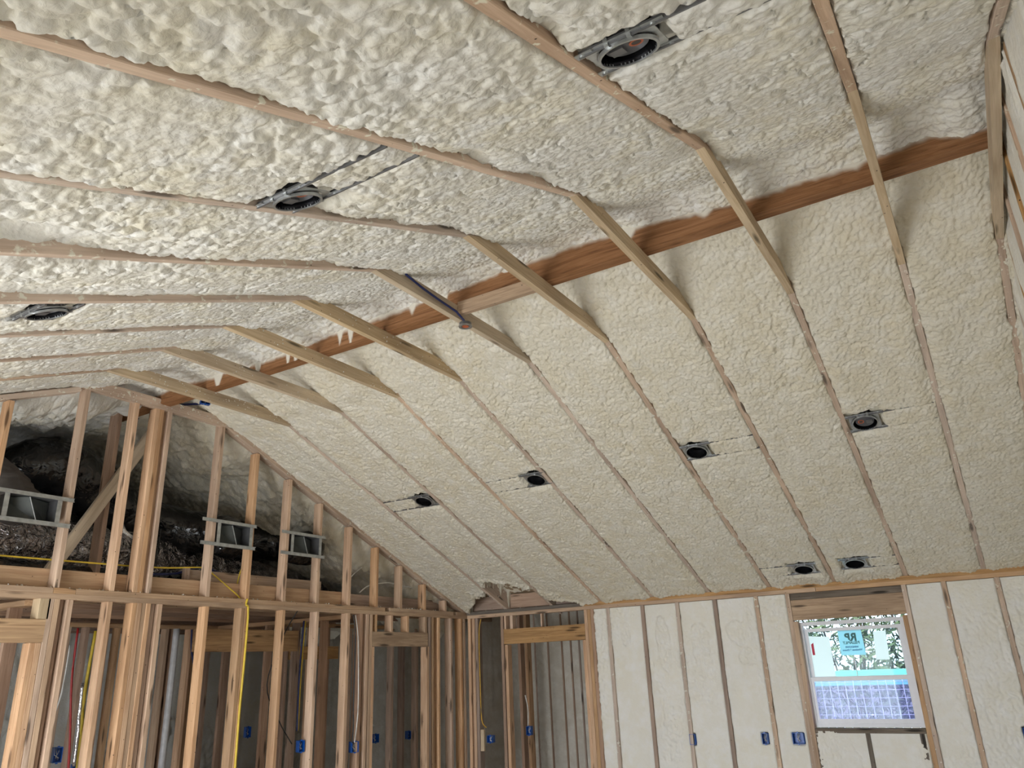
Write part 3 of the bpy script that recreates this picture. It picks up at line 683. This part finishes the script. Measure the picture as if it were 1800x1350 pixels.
lumber('header', (2.66, 4.86, -.40), (3.40, 4.86, -.40), T, .14, (0, 1, 0), 'header', label='header board in the back closet wall seen between lower studs', cat='header')
lumber('header', (1.05, 4.35, -.30), (2.28, 4.35, -.30), T, .20, (0, 1, 0), 'header', label='yellow-brown header board in the back room left of the cross wall', cat='header')
# pipes and cables in the back room
def wire(name, pts, r, mat, lab, cat='cable', grp=None, n=8):
    # smooth through the points
    P = [Vector(p) for p in pts]; out = []
    for i in range(len(P)-1):
        a = P[max(i-1, 0)]; b_ = P[i]; c_ = P[i+1]; d_ = P[min(i+2, len(P)-1)]
        for q in range(5):
            t = q/5; out.append(.5*((2*b_)+(c_-a)*t+(2*a-5*b_+4*c_-d_)*t*t+(-a+3*b_-3*c_+d_)*t*t*t))
    out.append(P[-1])
    return obj(name, MB().tube(out, r, n), M[mat], smooth=True, label=lab, cat=cat, group=grp)
wire('red_pipe', [(.52, 5.3, -.15), (.535, 5.3, -.6), (.60, 5.3, -1.1), (.64, 5.3, -1.5)], .010, 'red', 'thin red water pipe hanging in the back room', 'pipe')
wire('yellow_pipe', [(.72, 5.35, -.17), (.70, 5.35, -.7), (.725, 5.35, -1.1), (.73, 5.35, -1.5)], .014, 'yellow', 'yellow gas pipe beside the foil sleeve in the back room', 'pipe')
wire('foil_sleeve', [(.625, 5.28, -.62), (.645, 5.28, -1.0), (.655, 5.28, -1.30)], .013, 'foil', 'shiny foil sleeved pipe next to the red pipe', 'pipe')
wire('plastic_drain_pipe', [(1.54, 5.3, -.14), (1.54, 5.3, -.8), (1.53, 5.3, -2.3)], .032, 'pvc', 'white plastic drain pipe upright in the back room', 'pipe', n=16)
wire('blue_pipe', [(1.645, 5.2, -.15), (1.665, 5.2, -.35), (1.74, 5.2, -.6), (1.75, 5.2, -.8)], .009, 'bluedark', 'thin blue water pipe curving beside the white drain pipe', 'pipe')
wire('white_cable', [(.47, 5.3, -.3), (.46, 5.3, -.7), (.40, 5.3, -1.0), (.42, 5.3, -1.15)], .007, 'whitew', 'white cable stapled beside the red pipe')
wire('yellow_cable', [(-1.1, 3.74, .20), (-.4, 3.74, .205), (.2, 3.74, .215), (.62, 3.74, .25), (.68, 3.74, .225), (.82, 3.70, .12), (.93, 3.66, .03), (.975, 3.66, -.02)], .006, 'yellow', 'long yellow cable strung along behind the upper studs')
wire('yellow_cable', [(.975, 3.72, .0), (.985, 3.75, .12), (1.01, 3.75, .25), (1.04, 3.75, .28)], .006, 'yellow', 'short yellow cable loop rising over the plate')
wire('yellow_cable', [(.985, 3.60, .0), (.975, 3.598, -.05), (1.0, 3.596, -.10), (1.0, 3.596, -.5), (.99, 3.596, -1.0), (1.0, 3.596, -2.0)], .009, 'yellow', 'thick yellow cable running down the face of a partition stud')
wire('blue_cable', [(.15, 3.86, .17), (.45, 3.86, .20), (.70, 3.86, .27), (1.0, 3.90, .22), (1.35, 3.9, .20)], .010, 'bluedark', 'dark blue cable behind the upper studs below the duct')
wire('dark_cable', [(.02, 4.0, 1.47), (-.03, 4.0, 1.40), (-.06, 4.0, 1.25)], .010, 'bluedark', 'dark blue cable hanging from the ridge beam behind the partition')
wire('dark_cable', [(-.04, 3.75, 1.50), (.15, 3.70, 1.56), (.40, 3.60, 1.62)], .010, 'bluedark', 'dark blue cable crossing the end of the ridge beam')
wire('white_cable', [(2.55, 3.76, .15), (2.7, 3.76, .23), (3.0, 3.76, .28), (3.25, 3.76, .26), (3.6, 3.76, .25)], .007, 'whitew', 'white cable looping behind the short upper studs')
wire('white_cable', [(2.35, 3.80, .22), (2.6, 3.85, .38), (2.85, 3.9, .50), (3.1, 3.9, .62)], .006, 'whitew', 'thin white cable slanting up behind the upper studs')
wire('orange_cable', [(W-.002, 3.40, -.09), (W-.003, 3.43, -.25), (W-.003, 3.43, -.8), (W-.003, 3.42, -1.18), (W-.003, 3.36, -1.27)], .006, 'orangew', 'orange-yellow cable hanging down in the corner to a blue box')
wire('black_cable', [(2.30, 3.60, -.09), (2.33, 3.59, -.3), (2.33, 3.59, -.9), (2.34, 3.59, -1.10), (2.33, 3.59, -1.25)], .007, 'blackw', 'black cable running down a partition stud to a blue box')
wire('white_cable', [(2.33, 3.60, -.09), (2.365, 3.59, -.3), (2.385, 3.585, -.7), (2.39, 3.585, -1.0), (2.36, 3.59, -1.25)], .005, 'whitew', 'white cable beside the black one down the partition stud')
wire('black_cable', [(1.60, 3.62, -.05), (1.50, 3.7, -.3), (1.44, 3.8, -.7), (1.60, 3.8, -1.0), (1.68, 3.7, -1.2)], .005, 'blackw', 'thin black cable sagging between two partition studs')
wire('blue_cable', [(1.80, 3.76, -.15), (1.78, 3.76, -.6), (1.75, 3.72, -1.1)], .008, 'bluedark', 'blue cable stapled to a stud above a blue box')
wire('yellow_cable', [(1.84, 3.78, -.15), (1.82, 3.78, -.6), (1.78, 3.74, -1.1)], .006, 'yellow', 'yellow cable beside the blue one above a blue box')
wire('white_cable', [(3.95, 4.84, -.25), (3.97, 4.84, -.7), (3.95, 4.84, -1.1), (4.05, 4.84, -1.25)], .007, 'whitew', 'white cable on a back closet stud above a blue box')
wire('white_cable', [(4.60, 3.03, -.95), (4.62, 3.01, -1.10), (4.62, 3.02, -1.28)], .006, 'whitew', 'short white cable above the blue box in the hall')
wire('white_cable', [(-1.1, 4.0, -.55), (-.93, 4.0, -.60), (-.90, 4.0, -.68), (-1.05, 4.0, -.76)], .006, 'whitew', 'white cable loop at the left edge behind the door opening')
wire('white_cable', [(-1.1, 4.1, -.92), (-.95, 4.1, -.93), (-.80, 4.1, -.90)], .006, 'whitew', 'second white cable at the left edge, lower than the loop')

# blue electrical boxes
def bluebox(c, facing, lab, w=.055, h=.095, d=.06, mat='blue'):
    """open fronted box, facing = outward direction"""
    F = Vector(facing).normalized(); U = Vector((0, 0, 1)); Xv = U.cross(F)
    mw = Matrix(((Xv.x, F.x, U.x, c[0]), (Xv.y, F.y, U.y, c[1]), (Xv.z, F.z, U.z, c[2]), (0, 0, 0, 1)))
    root = empty('electrical_box', None, lab, 'electrical box', 'blue electrical boxes', mw=mw)
    t = .004; b = MB()
    b.box(-w/2, w/2, -d, -d+t, -h/2, h/2)
    for s in (-1, 1):
        b.box(s*w/2-(t if s > 0 else 0), s*w/2+(t if s < 0 else 0), -d, 0, -h/2, h/2)
        b.box(-w/2, w/2, -d, 0, s*h/2-(t if s > 0 else 0), s*h/2+(t if s < 0 else 0))
        b.box(-.007, .007, -.010, -.004, s*(h/2+.004)-.004, s*(h/2+.004)+.004)
    o = obj('box_body', b, M[mat]); o.parent = root
    wv = MB()
    for q in range(3): wv.tube([(-.01+.01*q, -d+.005, h/2-.006), (-.015+.012*q, -.03, .01*q), (.012-.01*q, -.02, -.02), (.0, -.035, -.035+.008*q)], .0028, 6)
    o = obj('wire_tails', wv, M['whitew'], smooth=True); o.parent = root
    return root
bluebox((W-.002, .950, -1.367), (-1, 0, 0), 'blue box in the foam wall, leftmost of the three left of the window')
bluebox((W-.002, .225+.02, -1.352), (-1, 0, 0), 'blue box in the foam wall, middle of the three left of the window')
bluebox((W-.002, -.055, -1.347), (-1, 0, 0), 'wide blue box right beside the left window stud', w=.10)
bluebox((W-.002, -1.85, -1.30), (-1, 0, 0), 'blue box at the right edge of the picture in the foam wall')
bluebox((2.385, 3.60, -1.29), (-.3, -1, 0), 'blue box fixed to the partition stud under black and white cables', w=.075)
bluebox((1.76, 3.66, -1.225), (-.3, -1, 0), 'blue box on the partition stud under the blue and yellow cables')
bluebox((-.40, 3.70, -1.07), (-.3, -1, 0), 'small blue box at lower left behind the partition near the red pipe')
bluebox((.87, 5.55, -1.36), (-.3, -1, 0), 'dark blue box at the foot of the yellow pipe', w=.12)
bluebox((4.08, 4.83, -1.38), (-.2, -1, 0), 'blue box on the back closet stud under a white cable', w=.09)
bluebox((4.75, 4.86, -1.40), (-.2, -1, 0), 'narrow blue box behind the right trimmer of the partition opening', w=.05)
bluebox((2.81, 5.60, -1.21), (-.3, -1, 0), 'blue box far back against the foam, left of a pair', w=.06, h=.11)
bluebox((3.03, 5.60, -1.22), (-.3, -1, 0), 'blue box far back against the foam, right of a pair', w=.05, h=.11)
bluebox((W+.01, 3.325, -1.39), (-1, -.1, 0), 'blue box in the corner under the orange cable beside a wood scrap', w=.075, h=.075)
bluebox((4.62, 3.015, -1.33), (-1, -.1, 0), 'blue box hanging in the hall beside the pale stud', w=.06)
bluebox((.225, 3.40, 1.541), (-.5, -1, -.3), 'small blue box high up under the ridge beside the last collar tie', w=.08, h=.03)
lumber('wood_scrap', (W-.01, 3.405, -1.51), (W-.01, 3.405, -1.29), .045, .03, (0, 1, 0), 'tie', label='pale upright wood scrap beside the corner blue box', cat='wood scrap')

# ------------------------------------------------------------------ attic: post, brace, ducts, register boots
vstud(-.10, 4.12, .0, 1.50, T, .12, (1, 0, 0), 'set-back post behind the partition holding the ridge beam', 'attic bracing', 'studpink')
lumber('brace', (-.52, 4.0, .12), (.28, 4.0, 1.58), T, .089, (0, 1, 0), 'tie', label='long diagonal brace rising to the ridge beam behind the partition', cat='brace')
def duct(name, pts, r, mat, lab, wr, n=40, per=14, sub=None):
    P = [Vector(p) for p in pts]; out = []; rr = []
    R = r if isinstance(r, (list, tuple)) else [r]*len(P)
    for i in range(len(P)-1):
        a = P[max(i-1, 0)]; b_ = P[i]; c_ = P[i+1]; d_ = P[min(i+2, len(P)-1)]
        for q in range(per):
            t = q/per; out.append(.5*((2*b_)+(c_-a)*t+(2*a-5*b_+4*c_-d_)*t*t+(-a+3*b_-3*c_+d_)*t*t*t)); rr.append(R[i]*(1-t)+R[i+1]*t)
    out.append(P[-1]); rr.append(R[-1])
    tab = {}
    def w(i, t):
        x = np.array([i*.35]); y = np.array([t*n/6.283*.35])
        return float(wr*(.6*fbm(x, y*1.0, 700, 3)[0]+.5*math.sin(i*1.6+.8*math.sin(t*3))*.35))
    return obj(name, MB().tube(out, rr, n, w), M[mat], smooth=True, label=lab, cat='duct', group='attic ducts')
duct('flexible_duct', [(-.62, 5.0, .95), (-.50, 4.70, 1.06), (-.24, 4.62, 1.10), (.10, 4.72, .98), (.50, 4.78, .82), (.95, 4.7, .74), (1.25, 4.35, .66), (1.05, 4.0, .55), (.80, 3.85, .52)], [.10, .20, .25, .25, .22, .20, .19, .16, .12], 'black', 'fat black plastic wrapped duct curving from a bulge at left to the middle register', .10)
duct('flexible_duct', [(1.2, 5.2, .70), (1.7, 4.8, .72), (2.15, 4.5, .70), (2.15, 4.15, .62), (1.9, 3.98, .56), (1.62, 3.85, .52)], [.18, .19, .20, .18, .15, .12], 'black', 'black plastic wrapped duct ending at the right register', .12)
duct('flexible_duct', [(-1.9, 4.6, .9), (-1.4, 4.35, .95), (-1.0, 4.12, .80), (-.87, 3.92, .62), (-.87, 3.84, .52)], [.16, .17, .17, .15, .12], 'greybrown', 'wrinkled grey-brown cloth duct elbow on top of the left register', .16)
duct('flexible_duct', [(-1.6, 4.35, .36), (-.8, 4.45, .40), (-.1, 4.55, .42), (.8, 4.75, .42), (1.7, 4.9, .40), (2.6, 5.1, .36), (3.4, 5.2, .30)], [.20, .21, .22, .22, .2, .18, .15], 'shiny', 'crinkled shiny plastic duct lying low along the attic floor', .22, per=26, n=64)
duct('flexible_duct', [(.15, 5.3, .90), (.35, 5.3, .90), (.8, 5.35, .82), (1.6, 5.5, .68), (2.8, 5.7, .55), (4.0, 5.9, .45)], [.12, .24, .27, .27, .27, .27], 'grey', 'smooth grey-green wrapped trunk duct behind the black one', .03)
duct('flexible_duct', [(-1.6, 4.1, .16), (-.7, 4.1, .12), (.0, 4.2, .12), (.7, 4.2, .15), (1.5, 4.3, .15), (2.0, 4.4, .15)], [.11, .12, .12, .10, .11, .08], 'black', 'thin glossy black plastic duct on the attic floor behind the joist board', .25, per=20)
st = MB().tube([(.66, 4.45, .66), (.58, 4.35, .45), (.54, 4.30, .28)], .012, 8)
obj('hanging_strap', st, M['black'], label='black strap hanging down from the middle duct', cat='strap')
st = MB().tube([(.30, 4.50, .66), (.33, 4.49, .60), (.40, 4.49, .56), (.47, 4.50, .56)], .03, 10)
obj('silver_tape', st, M['foil'], smooth=True, label='patch of silver tape under the middle duct', cat='tape')
def boot(x0, x1, z0, z1, zr0, zr1, xr0, xr1, lab):
    """register boot: a flanged box between two studs, open toward the room"""
    root = empty('register_boot', ((x0+x1)/2, GY-.004, (z0+z1)/2), lab, 'register boot', 'metal register boots in the partition')
    cx, cz = (x0+x1)/2, (z0+z1)/2
    def P(name, mb, mat, par=root, smooth=False):
        o = obj(name, mb, M[mat], None, smooth); o.parent = par; return o
    a, b_ = x0-cx, x1-cx; c_, d_ = z0-cz, z1-cz
    for zz, s in ((c_, -1), (d_, 1)):
        r = MB().box(xr0-cx, xr1-cx, -.012, -.008, zz-.012, zz+.014).box(xr0-cx, xr1-cx, -.020, -.008, zz-s*.012-.002, zz-s*.012+.002).box(xr0-cx, xr1-cx, -.016, -.008, zz+s*.012-.002, zz+s*.012+.001)
        P('hanger_rail', r, 'galv')
    for xx in (a, b_): P('side_flange', MB().box(xx-.016, xx+.016, -.010, -.006, c_, d_), 'galv')
    bx = MB(); t = .002
    bx.box(a+.012, a+.012+t, -.006, .13, c_+.01, d_-.01); bx.box(b_-.012-t, b_-.012, -.006, .13, c_+.01, d_-.01)
    bx.box(a+.012, b_-.012, -.006, .13, c_+.01, c_+.01+t); bx.box(a+.012, b_-.012, -.006, .13, d_-.01-t, d_-.01); bx.box(a+.012, b_-.012, .13, .132, c_+.01, d_-.01)
    o = P('boot_box', bx, 'galvdark')
    mid = (a+b_)/2
    g_ = MB(); k = len(g_.v)   # folded transition panels seen inside
    g_.v += [(mid-.02, .02, d_-.015), (b_-.02, .10, d_-.02), (b_-.02, .10, c_+.02), (mid+.05, .03, c_+.015)]; g_.f.append((0, 1, 2, 3))
    g_.v += [(a+.02, .12, d_-.02), (mid-.02, .02, d_-.015), (mid+.05, .03, c_+.015), (a+.02, .12, c_+.02)]; g_.f.append((4, 5, 6, 7))
    P('transition_panel', g_, 'boot', o)
    P('folded_seam', MB().tube([(mid-.02, .015, d_-.015), (mid+.05, .025, c_+.015)], .005, 6), 'galv', o)
    return root
boot(-1.07, -.72, .420, .605, 0, 0, -1.35, -.625, 'wide galvanised register boot at the left edge of the partition')
boot(.625, .965, .428, .622, 0, 0, .452, 1.015, 'galvanised register boot between studs in the middle of the upper partition')
boot(1.445, 1.80, .430, .620, 0, 0, 1.31, 1.86, 'rightmost galvanised register boot of the upper partition')

# ------------------------------------------------------------------ window
root = empty('window_1', (4.36, -.645, -.81), None, None); tag(root, kind='structure')
def WP(name, mb, mat, par=root, smooth=False):
    o = obj(name, mb, M[mat] if isinstance(mat, str) else mat, None, smooth); 
    o.parent = par
    o.matrix_parent_inverse = Matrix.Identity(4)
    # mesh is in world numbers: undo the parents' placement
    p = par; off = Vector((0, 0, 0))
    while p: off += p.location; p = p.parent
    o.location = -off; return o
y0, y1, z0, z1 = -1.118, -.205, -1.258, -.345
def frame(y0, y1, z0, z1, w, x0, x1):
    return MB().box(x0, x1, y0, y1, z0, z0+w).box(x0, x1, y0, y1, z1-w, z1).box(x0, x1, y0, y0+w, z0+w, z1-w).box(x0, x1, y1-w, y1, z0+w, z1-w)
WP('window_frame', frame(y0, y1, z0, z1, .032, 4.335, 4.40), 'vinyl')
us = WP('upper_sash', frame(y0+.036, y1-.036, -.862, -.405, .030, 4.375, 4.392), 'vinyl')
ls = WP('lower_sash', frame(y0+.032, y1-.020, z0+.032, -.835, .036, 4.345, 4.370), 'vinyl')
def glass(name, tint, haze, mt=.0):
    m = bpy.data.materials.new(name); m.use_nodes = True; n = m.node_tree; n.nodes.clear()
    out = nd(n, 'ShaderNodeOutputMaterial'); tr = nd(n, 'ShaderNodeBsdfTransparent'); tr.inputs[0].default_value = (*tint, 1)
    gl = nd(n, 'ShaderNodeBsdfGlossy', i_Roughness=.02); di = nd(n, 'ShaderNodeBsdfTranslucent'); di.inputs[0].default_value = (.72, .66, 1.0, 1)
    a = nd(n, 'ShaderNodeMixShader'); a.inputs[0].default_value = .008; n.links.new(tr.outputs[0], a.inputs[1]); n.links.new(gl.outputs[0], a.inputs[2])
    b = nd(n, 'ShaderNodeMixShader'); b.inputs[0].default_value = haze; n.links.new(a.outputs[0], b.inputs[1]); n.links.new(di.outputs[0], b.inputs[2])
    n.links.new(b.outputs[0], out.inputs[0]); return m
M['glass'] = glass('window_glass', (.92, 1, .98), .02); M['screen'] = glass('screened_glass', (.80, .74, .98), .07)
WP('glass_pane', MB().box(4.382, 4.385, y0+.05, y1-.05, -.85, -.42), 'glass', us)
WP('glass_pane', MB().box(4.355, 4.358, y0+.05, y1-.04, z0+.05, -.85), 'glass', ls)
WP('insect_screen', MB().box(4.394, 4.3955, y0+.03, y1-.03, z0+.03, -.86), 'screen')
WP('flashing_tape', MB().poly_prism([(-.196, -.40), (-.204, -.40), (-.206, -.72), (-.196, -.75)], 0, 4.28, 4.335), 'membrane')
# stickers on the upper pane, seen from behind (their writing runs backwards from inside)
def card(name, x, pts, mat, lab, cat='sticker'):
    return obj(name, MB().poly_prism(pts, 0, x, x+.0008), M[mat] if isinstance(mat, str) else mat, label=lab, cat=cat)
def paper(name, col, alpha):
    m, n, b = nt(name); b.inputs['Base Color'].default_value = (*col, 1); b.inputs['Roughness'].default_value = .6
    t = nd(n, 'ShaderNodeBsdfTranslucent'); t.inputs[0].default_value = (*col, 1); mx = nd(n, 'ShaderNodeMixShader'); mx.inputs[0].default_value = alpha
    out = n.nodes['Material Output']; n.links.new(b.outputs[0], mx.inputs[1]); n.links.new(t.outputs[0], mx.inputs[2]); n.links.new(mx.outputs[0], out.inputs[0]); return m
M['tpaper'] = paper('lit_white_paper', (.95, .95, .93), .8); M['tblue'] = paper('pale_blue_sticker', (.62, .86, .92), .8); M['ink'] = paper('ink', (.10, .26, .26), .3); M['redink'] = paper('red_ink', (.75, .08, .14), .4); M['blueink'] = paper('blue_ink', (.12, .33, .55), .4)
card('paper_notice', 4.380, [(-.268, -.470), (-.455, -.485), (-.455, -.845), (-.262, -.845)], 'tpaper', 'large blank white paper on the left of the upper window pane', 'paper')
card('red_mark', 4.3785, [(-.283, -.545), (-.305, -.530), (-.305, -.640), (-.283, -.640)], 'redink', 'small red mark on the left white paper in the window', 'mark')
rb = card('window_sticker', 4.380, [(-.538, -.432), (-.741, -.432), (-.749, -.655), (-.534, -.652)], 'tblue', 'pale blue printed sticker with reversed letters in the middle of the upper pane')
card('window_tag', 4.380, [(-.842, -.455), (-.948, -.455), (-.935, -.703), (-.825, -.699)], 'tpaper', 'narrow white hanging tag right of the blue sticker in the window', 'tag')
def text(body, size, y, z, mat, par, bold=0):
    cu = bpy.data.curves.new('lettering', 'FONT'); cu.body = body; cu.size = size; cu.align_x = 'CENTER'; cu.extrude = .0003; cu.offset = bold
    tmp = bpy.data.objects.new('tmp', cu); COL.objects.link(tmp)
    dg = bpy.context.evaluated_depsgraph_get(); me = bpy.data.meshes.new_from_object(tmp.evaluated_get(dg)); bpy.data.objects.remove(tmp)
    o = obj('lettering', me, M[mat]); o.parent = par
    # readable from outside, so mirrored from inside: text x axis -> world +y when seen from outside (+x side)
    o.matrix_world = Matrix(((0, 0, 1, 4.3785), (1, 0, 0, y), (0, 1, 0, z), (0, 0, 0, 1))); return o
text('RB', .092, -.640, -.527, 'ink', rb, .004); text('RELIABILT', .033, -.640, -.556, 'ink', rb, .0012); text('WINDOWS', .022, -.640, -.590, 'blueink', rb, .001); text('Windows & Doors', .022, -.640, -.615, 'blueink', rb, .001)
obj('plastic_rod', MB().tube([(4.366, -.645, -.655), (4.366, -.646, -.83)], .004, 8), M['vinyl'], label='thin white rod standing below the blue sticker in the window', cat='rod')
# membrane and blocks visible in the studs' jambs
# ------------------------------------------------------------------ outside
obj('ground', MB().box(6.3, 60, -40, 30, -2.75, -2.7), plain('dry_grass', (.075, .075, .06), .9, noise=.5, scale=6), kind='structure')
obj('ground', MB().box(-60, -4.6, -40, 40, -2.75, -2.7), plain('bare_soil', (.42, .38, .30), .9, noise=.2, scale=2), kind='structure')
fm = MB()
for i in range(46): y = -3.6+i*.10; fm.tube([(8.0, y, -2.7), (8.0+.01*math.sin(i), y, -.98)], .004, 5)
for i in range(18): z = -2.7+i*.10; fm.tube([(8.0, -3.6, z), (8.0, .95, z)], .004, 5)
fr = empty('wire_fence', (8, -1.3, -2.7), 'wire mesh fence outside the window', 'fence')
o = obj('mesh_panel', fm, M['foil']); o.parent = fr; o.location = (-8, 1.3, 2.7)
for y in (-3.6, -1.3, .95):
    o = obj('fence_post', MB().box(8.0, 8.05, y-.025, y+.025, -2.7, -.95), M['galv']); o.parent = fr; o.location = (-8, 1.3, 2.7)
obj('green_strip', MB().box(11, 11.4, -6, 3, -1.15, -.92), plain('teal_board', (.10, .42, .40), .5), label='low teal band of boards behind the wire fence outside', cat='fence')
M['leaf'] = plain('leaf', (.055, .09, .04), .6, noise=.5, scale=3); M['leaf2'] = plain('pale_leaf', (.12, .125, .09), .6, noise=.6, scale=3)
def shrub(x, y, z, r, h, nleaf, mat, lab, sd):
    rg = random.Random(sd); mb = MB()
    for i in range(nleaf):
        a = rg.uniform(0, 6.283); q = r*rg.random()**.5; zz = rg.uniform(0, h); k = len(mb.v)
        c = Vector((x+q*math.cos(a), y+q*math.sin(a), z+zz)); u = Vector((rg.gauss(0, 1), rg.gauss(0, 1), rg.gauss(0, 1))).normalized(); w = u.orthogonal().normalized(); L = rg.uniform(.05, .13)
        mb.v += [tuple(c-u*L), tuple(c+w*L*.3), tuple(c+u*L), tuple(c-w*L*.3)]; mb.f.append((k, k+1, k+2, k+3))
    root = empty('shrub', (x, y, z), lab, 'shrub', 'shrubs outside the window')
    o = obj('foliage', mb, M[mat]); o.parent = root; o.location = (-x, -y, -z)
    st = MB()
    for i in range(5): a = rg.uniform(0, 6.28); st.tube([(x, y, z), (x+r*.3*math.cos(a), y+r*.3*math.sin(a), z+h*.5), (x+r*.6*math.cos(a), y+r*.6*math.sin(a), z+h*.95)], .02, 5)
    o = obj('stem', st, M['dark']); o.parent = root; o.location = (-x, -y, -z)
SH = ['leftmost', 'second from left', 'third from left', 'fourth from left', 'fifth from left', 'rightmost']
for i in range(6):
    shrub(13.0+.4*(i % 2), 2.2-1.35*i, -2.7, 1.0, 3.8, 2600, 'leaf', f'tall dark shrub outside the window, {SH[i]} in the back row', 40+i)
for i in range(4):
    shrub(9.2, .6-1.1*i, -2.7, .6, 1.1, 900, 'leaf2', f'low pale brush behind the wire fence, {SH[i] if i < 3 else "rightmost"}', 60+i)

# ------------------------------------------------------------------ foam crumbs lying on the boards
cr = MB(); rg = random.Random(5)
for i in range(120):
    x = rg.uniform(-1.0, 4.1); cr.blob((x, GY+rg.uniform(.0, .08), .004), rg.uniform(.003, .009), i, 4)
for i in range(50): cr.blob((W+rg.uniform(.0, .08), rg.uniform(-2.2, 3.5), .003), rg.uniform(.003, .008), i+300, 4)
for i in range(60):
    x = rg.uniform(-.7, .65); cr.blob((x, GY-.002, 1.46+rg.random()*.07), rg.uniform(.002, .005), i+500, 4)
for i in range(130):
    k = rg.choice([-5, -5, -4, -3, -2]); cr.blob((rg.uniform(-.6, .7), ry(k)-.020, TZ+rg.random()*.085), rg.uniform(.002, .005), i+700, 4)
obj('foam_crumbs', cr, M['foamL'], smooth=True, label='small white foam crumbs stuck on the plates and ties', cat='crumbs', kind='stuff')
